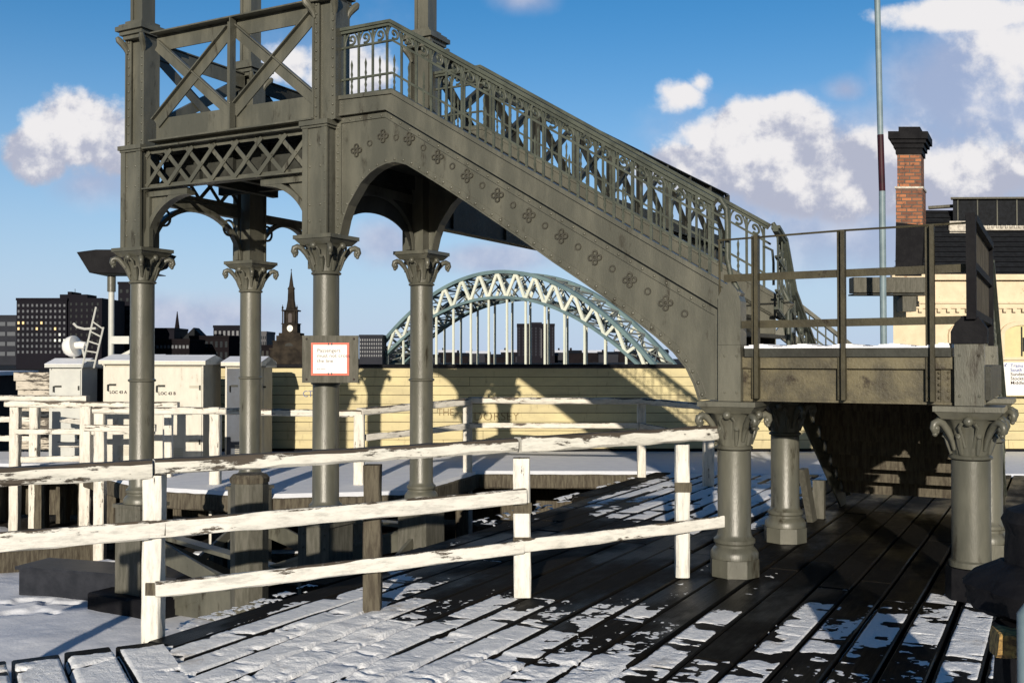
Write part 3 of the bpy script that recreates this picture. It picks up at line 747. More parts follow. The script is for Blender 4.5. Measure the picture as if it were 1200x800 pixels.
# --- box piers over the landing columns
for (x0, x1, y0, y1) in ((-.075,.075,-.075,.075),(1.52,1.70,-.075,.075),(-.075,.075,BW-.075,BW+.075),(1.52,1.70,BW-.075,BW+.075)):
    m = MB(); m.box(x0-.02 if x0 < 0 else x0,x1,y0-.012,y1,1.287,1.70)
    for rx in (x0+.03,x1-.03):
        for rz in (1.35,1.62): m.rivet((rx,y0-.012,rz),.010)
    pr_ = part('landing_pier', m, 'iron', fb)
    if x0 < 0 and y0 < 1: m = MB(); m.plate([(-.095,1.702),(.075,1.702),(.075,2.02),(.05,2.10),(.0,2.16),(-.05,2.14),(-.095,2.05)], y0-.01, y1); part('pier_cap', m, 'iron', pr_)
    elif x0 > 1 and y0 < 1: m = MB(); m.plate([(1.50,1.70),(1.72,1.70),(1.72,1.80),(1.67,1.875),(1.58,1.885),(1.53,1.84),(1.50,1.78)], y0-.03, y1+.03); part('pier_cap', m, 'black', pr_)
# --- landing girders, deck and snow
m = MB()
for (ya, sg) in ((-.0, -1), (BW, 1)):
    m.box(.077,1.518,min(ya,ya-sg*.015),max(ya,ya-sg*.015),1.30,1.54)
    m.box(.077,1.518,min(ya+sg*.03,ya-sg*.06),max(ya+sg*.03,ya-sg*.06),1.288,1.304)
    m.box(.077,1.518,min(ya+sg*.045,ya-sg*.06),max(ya+sg*.045,ya-sg*.06),1.53,1.61)
    for sx in (.10,.79,1.46): m.box(sx-.03,sx+.03,min(ya+sg*.012,ya),max(ya+sg*.012,ya),1.304,1.53)
    for sx in (.12,.155,1.42,1.475):
        for rz in (1.335,1.38,1.425,1.47,1.505): m.rivet((sx, ya+sg*.012, rz), .010, sg=sg)
part('landing_girder', m, 'iron_rust', fb)
m = MB(); m.box(-.08,1.73,.08,BW-.08,1.32,1.55); m.box(.10,1.50,-.07,BW+.07,1.612,1.672); part('landing_floor', m, 'iron_dark', fb)
m = MB(); random.seed(4)
nx = 40
for i in range(nx):
    xa = .10+1.39*i/nx; xb = .10+1.39*(i+1)/nx; ha = 1.690+.010*math.sin(i*.7)+random.uniform(0,.008); m.box(xa,xb,-.074+random.uniform(-.006,.006),BW+.06,1.674,ha)
part('landing_snow', m, 'snow2', fb, label='strip of snow along the landing edge')
# --- plain front railing of the landing
m = MB(); m.tube([(-.10,-.06,2.478),(.79,-.06,2.50),(1.62,-.06,2.505)], .008, 6); rl = part('landing_railing', m, 'iron_brown', fb)
for x in (.18,.79,1.37):
    m = MB(); m.box(x-.032,x+.002,-.058,-.046,1.31,2.50); m.box(x+.002,x+.03,-.115,-.046,1.31,2.50)
    for z in (1.33,1.47): m.rivet((x-.015,-.058,z),.011)
    part('railing_post', m, 'iron_brown', rl)
for z in (2.195,1.848):
    m = MB(); m.beam((-.06,-.042,z),(1.60,-.042,z+.01),.008,.055); part('railing_bar', m, 'iron_brown', rl)
m = MB(); m.tube([(-.09,-.06,2.48),(-.085,-.06,1.72)], .008, 6); part('railing_stay', m, 'iron_brown', rl)
# --- boarded side screen on the right of the landing
m = MB(); m.beam((1.63,-.10,2.53),(1.63,1.86,2.53),.07,.05); m.beam((1.63,-.10,2.22),(1.63,1.86,2.22),.05,.05); m.beam((1.63,-.10,1.90),(1.63,1.86,1.90),.05,.05)
m.beam((1.63,-.12,1.86),(1.63,-.12,2.56),.06,.06); m.beam((1.63,1.86,1.70),(1.63,1.86,2.56),.06,.06)
sc_ = part('side_screen', m, 'black', fb)
m = MB()
for i in range(19): m.box(1.612,1.628,-.08+i*.10,.012+i*.10,1.93,2.50)
part('screen_panel', m, 'oldwood', sc_)
# --- second flight, down and away from the landing
m = MB()
nst = 9
for i in range(nst):
    z = 1.60-(i+1)*.160; y = BW+.10+i*.285
    m.box(.06,1.55,y,y+.30,z,z+.03)
    m.box(.06,1.55,y-.004,y+.018,z+.031,z+.158)
part('lower_flight_steps', m, 'oldwood', fb)
for x in (.02, 1.57):
    m = MB(); m.plate([(BW+.02,1.30),(BW+.02,1.66),(4.30,.10),(4.30,0.0),(4.0,0.0)], x, x+.02, 'x'); m.strip([(BW,1.70),(4.36,.09)], -.01, .02, x-.03, x+.06, 'x')
    part('lower_flight_string', m, 'iron', fb)
def xf_side(x): return lambda P: (x+P[1], P[0], P[2])
for x, nm in ((0.0,1),(1.63,2)):
    ln = [(BW-.30,2.02),(BW+.0,1.93),(BW+.35,1.50),(4.25,.18)] if nm == 1 else [(1.9,1.62),(4.25,.18)]
    balustrade(0.0, ln, fb, 'lower_balustrade', tall=.72 if nm == 1 else .8, step=.16, xf=xf_side(x))
m = MB(); m.plate([(2.75,0),(2.95,0),(2.55,.55),(2.35,.55)], -.06, .0, 'x'); m.box(-.06,.05,3.02,3.10,0,.38); part('foot_bracket', m, 'lead', fb)

# --- tower
def pier(cx, cy, w, z0, z1, y0, y1):
    m = MB(); h = w/2
    m.box(cx-h,cx+h,y0,y1,z0,z1)
    return m
for (cx, cy) in ((XR-.03,0),(XL-.03,0),(XR-.03,BW),(XL-.03,BW)):
    sg = -1 if cy == 0 else 1
    h = .128
    m = MB(); m.box(cx-h,cx+h,cy-h,cy+h,2.722,3.72)
    m.box(cx-h-.012,cx-h+.05,cy+sg*h-(.012),cy+sg*h+.012,2.722,3.72); m.box(cx+h-.05,cx+h+.012,cy+sg*h-.012,cy+sg*h+.012,2.722,3.72)
    p_ = part('tower_pier', m, 'iron', fb)
    m = MB(); m.box(cx-h-.035,cx+h+.035,cy-h-.035,cy+h+.035,3.722,3.765); m.box(cx-h-.02,cx+h+.02,cy-h-.02,cy+h+.02,3.70,3.723); part('pier_band', m, 'iron', p_)
    m = MB()
    for z in (2.85,3.0,3.35,3.55):
        for dx in (-.06,.06): m.rivet((cx+dx,cy+sg*h,z),.015,sg=sg)
    z = 2.8
    while z < 3.7: m.rivet((cx+h-.012,cy+sg*(h+.012),z),.009,sg=sg); z += .07
    part('pier_rivets', m, 'iron', p_, 60)['kind'] = 'stuff'
    # upper angle-iron standard
    cx += .075 if cx > -5 else .01; w = .125
    m = MB(); m.box(cx-w+.05,cx+w-.05,cy-.06,cy+.06,3.767,4.93); m.box(cx-w+.0,cx+w-.0,cy-.012,cy+.012,3.767,4.93)
    for s2 in (-1, 1):
        m.box(cx+s2*w-.010,cx+s2*w+.010,cy-.105,cy+.105,3.767,4.93)
        m.box(cx+s2*(w-.03)-.03,cx+s2*(w-.03)+.03,cy+sg*.085-.006,cy+sg*.085+.010,3.767,4.93)
    u_ = part('tower_standard', m, 'iron', fb)
    m = MB(); z = 3.82
    while z < 4.9:
        for dx in (-w+.03, w-.03): m.rivet((cx+dx,cy+sg*.095,z),.013,sg=sg)
        m.rivet((cx-w-.012,cy-.05,z),.010,'x',-1); m.rivet((cx-w-.012,cy+.08,z),.010,'x',-1); z += .085
    part('standard_rivets', m, 'iron', u_, 60)['kind'] = 'stuff'
    # moulded cap and post going up
    m = MB()
    for (a, z0, z1) in ((.135,4.86,4.90),(.16,4.90,4.94),(.19,4.94,4.985),(.165,4.985,5.01),(.12,5.01,5.05)): m.box(cx-a,cx+a,cy-a,cy+a,z0,z1)
    for s3 in (-1,1):
        for s4 in (-1,1):
            m.tube([(cx+s3*.115,cy+s4*.09,4.72),(cx+s3*.125,cy+s4*.10,4.77),(cx+s3*.145,cy+s4*.13,4.82),(cx+s3*.165,cy+s4*.16,4.855),(cx+s3*.175,cy+s4*.175,4.885)], [.018,.028,.034,.034,.02], 8)
    part('standard_cap', m, 'iron', u_, 40)
    m = MB(); m.box(cx-.06,cx+.06,cy-.065,cy+.065,5.052,6.6); m.box(cx-.085,cx-.05,cy-.085,cy+.085,5.052,6.6); m.box(cx+.05,cx+.085,cy-.085,cy+.085,5.052,6.6)
    part('upper_post', m, 'iron', u_)
m = MB()
for (a, b) in (((XR-.03,0),(XL-.02,0)),((XR-.03,BW),(XL-.02,BW)),((XR-.03,0),(XR-.03,BW)),((XL-.02,0),(XL-.02,BW))):
    m.beam((*a,6.62),(*b,6.62),.14,.20)
part('top_frame', m, 'iron', fb)

# --- X-braced parapets and lattice girders; 'ax' x: along the front, ax y: along the span
def parapet(a0, a1, y, n, sg, ax='x', mt='iron'):
    """X-braced panels from a0 to a1 on the plane y, outer side sg"""
    T = (lambda P: P) if ax == 'x' else (lambda P: (P[1], P[0], P[2]))
    def dn(m): m.v = [T(q) for q in m.v]; return m
    m = MB(); yo = y
    m.beam((a0,yo,4.80),(a1,yo,4.80),.014,.16); m.beam((a0,yo+sg*.04,4.885),(a1,yo+sg*.04,4.885),.13,.014)
    root = part('parapet', dn(m), mt, fb)
    m = MB(); m.box(a0,a1,min(yo,yo+sg*.012),max(yo,yo+sg*.012),3.80,4.03); m.beam((a0,yo+sg*.04,3.79),(a1,yo+sg*.04,3.79),.16,.016); m.box(a0,a1,yo-.03,yo-.01,3.70,3.80)
    part('bottom_plate', dn(m), mt, root)
    dx = (a1-a0)/n
    for i in range(n):
        l, r_ = a0+i*dx+.02, a0+(i+1)*dx-.02
        for k, (p, q) in enumerate((((l,3.98),(r_,4.78)),((l,4.78),(r_,3.98)))):
            m = MB(); o_ = yo+sg*(.016+.012*(1-k)); A = Vector((p[0],o_,p[1])); B = Vector((q[0],o_,q[1]))
            m.beam(A, B, .012, .115, up=(-(B.z-A.z),0,(B.x-A.x)))
            n_ = Vector((-(B.z-A.z),0,(B.x-A.x))).normalized()*.052*(1 if k == 0 else 1)
            m.beam(A+n_+Vector((0,sg*.02,0)), B+n_+Vector((0,sg*.02,0)), .05, .012, up=(-(B.z-A.z),0,(B.x-A.x)))
            part('diagonal_brace', dn(m), mt, root)
    for i in range(0 if ax != 'x' else 1, n+(1 if ax != 'x' else 0)):
        xx = a0+i*dx; m = MB(); m.box(xx-.055,xx+.03,min(yo+sg*.03,yo+sg*.045),max(yo+sg*.03,yo+sg*.045),3.80,4.88); m.box(xx+.03,xx+.042,min(yo+sg*.03,yo+sg*.11),max(yo+sg*.03,yo+sg*.11),3.80,4.88)
        part('upright', dn(m), mt, root)
    return root
parapet(-5.95, -3.87, -.015, 2, -1)
parapet(.12, BW-.12, XL+.0, 1, -1, 'y')
parapet(BW+.12, 12.7, XL+.0, 9, -1, 'y', 'iron_dark')
parapet(BW+.12, 12.7, XR, 9, 1, 'y', 'iron_dark')
def lattice(a0, a1, y, sg, ax='x', z0=3.31, z1=3.72, pitch=.30):
    T = (lambda P: P) if ax == 'x' else (lambda P: (P[1], P[0], P[2]))
    def dn(m): m.v = [T(q) for q in m.v]; return m
    m = MB()
    for z in (z0+.025, z1-.025): m.beam((a0,y,z),(a1,y,z),.012,.05)
    for z in (z0, z1): m.beam((a0,y+sg*.03,z),(a1,y+sg*.03,z),.11,.012)
    root = part('lattice_girder', dn(m), 'iron', fb)
    m = MB(); h = z1-z0-.06; n = max(1, round((a1-a0)/(pitch))); st = (a1-a0)/n
    for k in range(-2, n*2+2):
        for d in (-1, 1):
            xa = a0+k*st/1.0*.5*1.0; xb = xa+d*h*.98
            lo, hi = (xa, xb)
            A = [lo, z0+.03]; B = [hi, z0+.03+h]
            if k % 2: continue
            def clip(P, Q):
                if P[0] == Q[0]: return None
                t0, t1 = 0, 1
                for lim, s_ in ((a0, 1), (a1, -1)):
                    f0 = (P[0]-lim)*s_; f1 = (Q[0]-lim)*s_
                    if f0 < 0 and f1 < 0: return None
                    if f0 < 0: t0 = max(t0, f0/(f0-f1))
                    if f1 < 0: t1 = min(t1, f0/(f0-f1))
                return [(P[0]+(Q[0]-P[0])*t, P[1]+(Q[1]-P[1])*t) for t in (t0, t1)] if t1 > t0 else None
            c = clip(A, B)
            if c:
                o_ = y+sg*(.010+.010*(d > 0)); P0 = Vector((c[0][0],o_,c[0][1])); P1 = Vector((c[1][0],o_,c[1][1]))
                if (P1-P0).length > .03: m.beam(P0, P1, .008, .042, up=(-(P1.z-P0.z),0,(P1.x-P0.x)))
            
    for k in range(n+1): 
        m.rivet((min(a1-.02,a0+k*st+h/2), y+sg*.028, (z0+z1)/2), .009, sg=sg)
    part('lattice_bars', dn(m), 'iron', root)
    m = MB(); m.beam((a0+.02,y+sg*.008,z0),(a0+.02,y+sg*.008,z1),.01,.05,up=(1,0,0)); m.beam((a1-.02,y+sg*.008,z0),(a1-.02,y+sg*.008,z1),.01,.05,up=(1,0,0)); part('end_stiffener', dn(m), 'iron', root)
lattice(-6.03, -3.965, -.06, -1)
lattice(.17, BW-.17, XL, -1, 'y')
# plate girder under the right side of the span, and crosshead at its far end
m = MB(); m.box(XR-.02,XR,.17,12.8,3.36,3.75); m.box(XR-.02,XR+.0,BW+.17,12.8,3.02,3.36); m.plate([(BW+.16,2.73),(BW+.22,2.9),(BW+.34,3.02),(BW+.16,3.02)], XR-.02, XR, 'x'); m.box(XR-.08,XR+.06,BW+.17,12.8,3.005,3.022); m.box(XR-.08,XR+.05,.17,12.8,3.75,3.765)
for i in range(9): m.box(XR,XR+.03,BW+.6+i*1.23,BW+.65+i*1.23,3.03,3.75)
part('span_girder', m, 'iron_dark', fb)
m = MB(); m.box(XL+.02,XR-.03,.18,12.8,3.70,3.75)
for i in range(16): m.box(XL+.02,XR-.03,.25+i*.8,.33+i*.8,3.63 if i > 1 else 3.42,3.70)
for i in range(4): m.box(XL+.5+i*.45,XL+.58+i*.45,.2,BW-.2,3.40,3.699)
part('span_deck', m, 'iron_dark', fb)
m = MB(); m.box(XL-.1,XR+.1,12.4,12.6,3.35,3.62); part('span_end_girder', m, 'iron_dark', fb)
m = MB(); m.lathe([(.2,0),(.2,.3),(.13,.35),(.12,2.7),(.2,3.0)], XR, 12.5, 20); part('far_column', m, 'iron_dark', fb, 35)
# --- arch brackets under the tower girders
def arc(cx, cz, rx, rz, a0, a1, n=18): return [(cx+rx*math.cos(R(a0+(a1-a0)*i/n)), cz+rz*math.sin(R(a0+(a1-a0)*i/n))) for i in range(n+1)]
def bracket(a0, a1, y, sg, ax, full):
    T = (lambda P: P) if ax == 'x' else (lambda P: (P[1], P[0], P[2]))
    def dn(m): m.v = [T(q) for q in m.v]; return m
    m = MB(); w = a1-a0
    if full:
        zt = 3.20; ln = arc((a0+a1)/2, 2.73, w/2, zt-2.73, 180, 0, 28)
        m.strip(ln, -.0, .045, y-.02, y+.05); m.beam((a0,y,3.255),(a1,y,3.255),.10,.09)
        m.beam((a0+.01,y,2.73),(a0+.01,y,3.25),.06,.03,up=(1,0,0)); m.beam((a1-.01,y,2.73),(a1-.01,y,3.25),.06,.03,up=(1,0,0))
        for cx in (a0+.15, a1-.15):
            m.tube([(cx+.085*math.cos(t), y+.01, 3.085+.085*math.sin(t)) for t in [j*PI/8 for j in range(17)]], .014, 6, False)
    else:
        rx, rz = .56, .50
        for (cx, s_) in ((a0+rx, 1), (a1-rx, -1)):
            ln = arc(cx, 2.73, rx, rz, 180, 90) if s_ > 0 else arc(cx, 2.73, rx, rz, 90, 0)
            m.strip(ln, -.0, .050, y-.02, y+.08)
            m.beam((cx-s_*rx+s_*.02,y,2.73),(cx-s_*rx+s_*.02,y,3.29),.05,.045,up=(1,0,0)); m.beam((cx-s_*rx,y,3.265),(cx,y,3.265),.05,.06)
            c0 = cx-s_*rx
            m.plate([(c0,3.29),(c0+s_*.30,3.29),(c0+s_*.22,3.20),(c0+s_*.10,3.09),(c0,2.98)] if s_ < 0 else [(c0,2.98),(c0+.10,3.09),(c0+.22,3.20),(c0+.30,3.29),(c0,3.29)], y+.01, y+.02)
            part('arch_bracket', dn(m), 'iron', fb); m = MB()
    if m.v: part('arch_bracket', dn(m), 'iron', fb)
bracket(-6.03, -3.965, -.05, -1, 'x', False)
bracket(.17, BW-.17, XL-.05, -1, 'y', True)
bracket(BW+.17, BW+1.15, XL-.05, -1, 'y', True)
bracket(.17, BW-.17, XR-.05, 1, 'y', True)
m = MB(); m.plate([(.17,2.73)]+arc(BW/2,2.73,BW/2-.19,.30,180,0,24)+[(BW-.17,2.73),(BW-.17,3.36),(.17,3.36)], XR-.03, XR-.01, 'x'); part('arch_web', m, 'iron_dark', fb)
# --- cast cross braces between the pedestals
for (y) in (0.0, BW):
    m = MB(); x0, x1 = XL+.18, XR-.18; cx = (x0+x1)/2
    for s_ in (1, -1):
        m.plate([(cx-s_*1.0,-.20),(cx-s_*1.0,-.42),(cx-s_*.05,-.66),(cx-s_*.05,-.50),(cx-s_*.35,-.42)] if 1 else [], y-.02, y+.02)
        m.beam((cx-s_*1.0,y,-.25),(cx+s_*1.0,y,-.95),.05,.09)
        m.beam((cx-s_*1.0,y-.03,-.20),(cx+s_*.98,y-.03,-.88),.02,.03)
    m.beam((x0,y,-.16),(x1,y,-.42 if y == 0 else -.16),.14,.04)
    m.plate([(cx-.3,-.5),(cx+.3,-.5),(cx+.35,-.75),(cx-.35,-.75)], y-.022, y+.022); m.plate([(x0,-.95),(x1,-.95),(x1,-.80),(cx,-.70),(x0,-.80)], y-.018, y+.018)
    part('pedestal_brace', m, 'iron', fb)
for x in (XL, XR):
    m = MB(); m.beam((x,.18,-.3),(x,BW-.18,-.9),.05,.09); m.beam((x,.18,-.9),(x,BW-.18,-.3),.04,.09); part('pedestal_brace', m, 'iron', fb)
m = MB(); m.timber((XL-.42,-.05,-.90),(XL+.5,-.05,-.90),.5,.26,ch=.02); part('footing_block', m, 'black', fb)

# ================================================================== FENCES
def fence(name, label, loc, posts, rails, mt='fence', seed=1, group=None, boxpost=.12):
    """posts: (x, y, z0, z1, w); rails: (p, q, w, h, kind) in world coordinates"""
    rnd = random.Random(seed); L = Vector(loc); t = thing(name, label, 'fence', loc, 0, group)
    for (x, y, z0, z1, w) in posts:
        m = MB(); m.timber(Vector((x,y,z0))-L, Vector((x+rnd.uniform(-.006,.006),y,z1))-L, w, w, up=(0,1,0), ch=.010, j=.0022, rnd=rnd)
        part('post', m, mt+'post', t, 40)
    for (p, q, w, h, kind) in rails:
        m = MB(); m.timber(Vector(p)-L, Vector(q)-L, w, h, ch=.014 if kind == 'top_rail' else .007, j=.0035, rnd=rnd, sag=.004)
        part(kind, m, 'fencecap' if (kind == 'top_rail' and mt == 'fence') else mt, t, 40)
    return t
P1 = (-2.07, 5.97); P2 = (.07, 6.98); P3 = (1.25, 7.60); P0 = (-5.3, 4.27)
def lp(a, b, t): return (a[0]+(b[0]-a[0])*t, a[1]+(b[1]-a[1])*t)
fA = fence('timber_fence', 'nearest flaking white post and rail fence running across in front of the tower columns', (P1[0],P1[1],0),
      [(*P1,-.15,.93,.108), (*P2,0,.93,.115), (*P3,0,.97,.10), (*lp(P0,P1,.25),-.15,.93,.125)],
      [((*lp(P0,P1,.2),.955),(*lp(P0,P1,.995),.965),.13,.10,'top_rail'), ((*lp(P1,P2,.0),.975),(*lp(P1,P2,.975),1.02),.13,.085,'top_rail'), ((*lp(P1,P2,.985),1.02),(1.52,7.66,1.055),.13,.10,'top_rail'),
       ((P0[0],P0[1]-.09,.60),(P1[0],P1[1]-.085,.625),.045,.105,'rail'), ((P1[0],P1[1]-.085,.625),(P2[0]+.02,P2[1]-.085,.685),.045,.10,'rail'),
       ((P1[0]+.04,P1[1]-.08,.285),(P2[0],P2[1]-.085,.345),.045,.085,'rail'), ((P2[0]-.02,P2[1]-.085,.350),(1.58,7.62,.405),.045,.085,'rail')], seed=2)
L = Vector((P1[0],P1[1],0))
for (px_, py_, z) in ((P1[0]+.03,P1[1]-.065,.625),(P1[0]+.04,P1[1]-.065,.285),(P2[0],P2[1]-.061,.60),(P2[0],P2[1]-.061,.37),(P3[0],P3[1]-.055,.66)):
    m = MB(); c = Vector((px_,py_,z))-L; m.box(c.x-.062,c.x+.062,c.y-.004,c.y+.01,c.z-.035,c.z+.035); part('iron_strap', m, 'oldwood', fA)
m = MB(); x, y = -.885, 6.575; c = Vector((x,y,0))-L; m.timber((c.x,c.y,.0),(c.x,c.y,.925),.11,.10,up=(0,1,0),ch=.01); part('bare_post', m, 'oldwood', fA, 40, 'unpainted brown post')

fence('timber_fence', 'white fence beside the lineside cabinets, its posts standing low on the trackside', (-3.76,13.1,-1),
      [(-5.22,13.1,-1,.93,.13), (-3.76,13.1,-1,.93,.13), (-4.62,13.9,-.05,.86,.10), (-1.93,13.05,-.9,.90,.13)],
      [((-5.30,13.08,.945),(-3.70,13.08,.94),.13,.085,'top_rail'), ((-3.70,13.08,.935),(-1.9,13.05,.905),.12,.085,'top_rail'),
       ((-5.4,13.04,.725),(-4.5,13.04,.725),.05,.085,'rail'), ((-1.85,13.1,.60),(-.6,14.4,.66),.05,.08,'rail')], 'fencefar', 3)
fence('timber_fence', 'white fence climbing from the trackside to the far end of the platform', (-.6,14.5,-1),
      [(-.62,14.5,-.9,.99,.125), (1.75,13.95,0,.99,.11), (2.47,13.0,0,.74,.13)],
      [((-1.93,13.05,.93),(-.62,14.42,1.00),.13,.09,'top_rail'), ((-.60,14.45,1.02),(1.75,13.9,1.03),.12,.085,'top_rail'), ((1.76,13.9,1.03),(2.6,12.75,.99),.12,.08,'top_rail'),
       ((-.60,14.40,.67),(1.7,13.88,.70),.05,.07,'rail'), ((1.74,13.85,.70),(2.5,12.95,.60),.05,.07,'rail')], 'fencefar', 4)
fence('timber_fence', 'three-rail white fence left of the cabinets with a darker worn cap', (-7.1,14.8,-1),
      [(-7.12,14.8,-1,.92,.13), (-6.08,14.75,-1,.92,.15), (-7.35,15.9,-1,.88,.13), (-4.95,14.85,-.05,.90,.12)],
      [((-7.25,14.78,.95),(-4.8,14.85,.93),.13,.09,'top_rail'), ((-6.9,15.8,.67),(-6.0,14.9,.66),.05,.08,'rail'), ((-7.1,14.74,.56),(-5.1,14.74,.56),.05,.08,'rail'),
       ((-6.95,15.8,.29),(-6.0,15.8,.27),.05,.08,'rail'), ((-7.0,14.74,.16),(-6.05,14.74,.18),.05,.08,'rail')], 'fencefar', 5)
fence('timber_fence', 'white fence at the far left edge of the view, leading off past the sheds', (-9,16.8,-1),
      [(-9.4,16.8,-1,.9,.13)],
      [((-14,16.9,1.0),(-6.7,16.3,.97),.13,.09,'top_rail'), ((-14,16.84,.66),(-7.5,16.3,.64),.05,.09,'rail'), ((-14,16.84,.36),(-7.5,16.3,.34),.05,.09,'rail')], 'fencefar', 6)

# stubby many-sided timber post
t = thing('timber_stump', 'stubby eight-sided grey timber post with a dark cap between the tower columns', 'post', (-2.12,8.35,-1), .2)
m = MB(); m.lathe([(.15,0),(.15,1.58),(.145,1.60)], 0, 0, 8); part('shaft', m, 'lead', t)
m = MB(); m.lathe([(.155,1.602),(.158,1.64),(.13,1.67),(.05,1.675)], 0, 0, 8); part('cap', m, 'oldwood', t)

# ================================================================== NOTICE ON THE TOWER COLUMN
FRc = wl(XR, 0)
t = thing('warning_notice', 'red-bordered white passenger notice on a grey timber board, fixed to the tower column', 'sign', (-1.62,9.20,1.385), R(2))
m = MB(); m.timber((0,0,.0),(0,0,.42),.50,.03,up=(0,1,0),ch=.004,j=.001,seg=8); bd = part('backboard', m, 'lead', t)
m = MB(); m.box(-.168,.168,-.0235,-.0175,.065,.355); nb = part('border', m, 'red', t)
m = MB(); m.box(-.149,.149,-.0275,-.024,.084,.336); fc = part('panel', m, 'white', t)
for i, s_ in enumerate(('Passengers', 'must not cross', 'the line')): text('lettering', s_, .046, (-.115,-.0285,.272-.046*i), t, 'ink', sx=1.04)
text('small_print', 'British Railways', .012, (-.115,-.0285,.118), t, 'ink')
m = MB()
for x in (-.014, .014): m.box(x-.006,x+.006,-.0295,-.0282,.335,.352); m.box(x-.006,x+.006,-.0295,-.0282,.072,.088)
part('strap_end', m, 'ink', t)
m = MB()
for x in (-.21,.21):
    for z in (.03,.39): m.ball((x,-.016,z),.010,8,5)
part('bolt', m, 'ink', t)

# ================================================================== HOARDING
HY = 17.6
t = thing('hoarding', 'long cream painted weatherboard hoarding across the far platform with a dark coping', 'fence', (2,HY,0))
m = MB(); rnd = random.Random(8)
x0, x1 = -6.35, 18
z = .07; rows = 0
while z < 1.44:
    xx = x0
    while xx < x1:
        xe = min(x1, xx+rnd.uniform(4.5,7.5)); dz = rnd.uniform(-.002,.002); tl = .018
        m.add([(xx-2,.0-tl,z+dz),(xe-.006-2,0-tl,z+dz),(xe-.006-2,.02,z+dz),(xx-2,.02,z+dz),(xx-2,.0,z+.143+dz),(xe-.006-2,0,z+.143+dz),(xe-.006-2,.02,z+.143+dz),(xx-2,.02,z+.143+dz)],
              [(0,3,2,1),(4,5,6,7),(0,1,5,4),(1,2,6,5),(2,3,7,6),(3,0,4,7)]); xx = xe
    z += .1525; rows += 1
part('weatherboards', m, 'board', t)
m = MB(); m.box(x0-2,x1-2,.025,.06,-.04,1.44); part('backing', m, 'black', t)
m = MB(); m.timber((x0-2.05,.0,1.475),(x1-2,.0,1.475),.10,.055,ch=.008,seg=60,j=.002); part('coping', m, 'black', t)
m = MB(); m.box(x0-2,x1-2,-.06,.02,-.045,.055); part('base_plinth', m, 'black', t)
def hp(px_, z): return (px_-2, -.016, z)
text('graffiti', 'DORSEY', .20, (( 555-600)/1208*HY-2, -.0200, .55), t, 'brownink', sx=1.05, bold=-.003)
text('graffiti', 'THE', .18, ((512-600)/1208*HY-2, -.0200, .63), t, 'brownink', sx=.9, bold=-.003)
text('graffiti', 'J  HIVE', .17, ((552-600)/1208*HY-2, -.0200, .83), t, 'brownink', sx=1.15, bold=-.003)
text('graffiti', 'CT', .15, ((355-600)/1208*HY-2, -.0200, .95), t, 'blueink', sx=.9, bold=-.002)

# ---- station list board
t = thing('destination_board', 'white destinations board with dark lettering at the right end of the hoarding', 'sign', (8.27,17.40,.98))
m = MB(); m.box(-.02,1.25,-.01,.02,-.015,.575); part('frame', m, 'board', t)
m = MB(); m.box(0,1.23,-.018,-.012,.0,.56); part('panel', m, 'white', t)
for i, s_ in enumerate(('Trains to', 'South Shields', 'Sunderland', 'Stockton', 'Middlesbrough')): text('lettering', s_, .078, (.13,-.0195,.475-.072*i), t, 'blueink' if i < 2 else 'ink', sx=1.1, bold=.001)
m = MB(); m.tube([(.62+.13*math.cos(a*PI/12),-.021,.06+.10*math.sin(a*PI/12)) for a in range(25)], .010, 5, False); part('ring_mark', m, 'ink', t)
text('lettering', 'Please', .05, (.52,-.0195,.075), t, 'ink'); text('lettering', 'wait', .05, (.55,-.0195,.02), t, 'ink')
m = MB(); m.tube([(.03,-.021,.50),(.07,-.021,.535)], .008, 5); m.tube([(.03,-.021,.50),(.06,-.021,.49)], .006, 5); part('arrow', m, 'blueink', t)

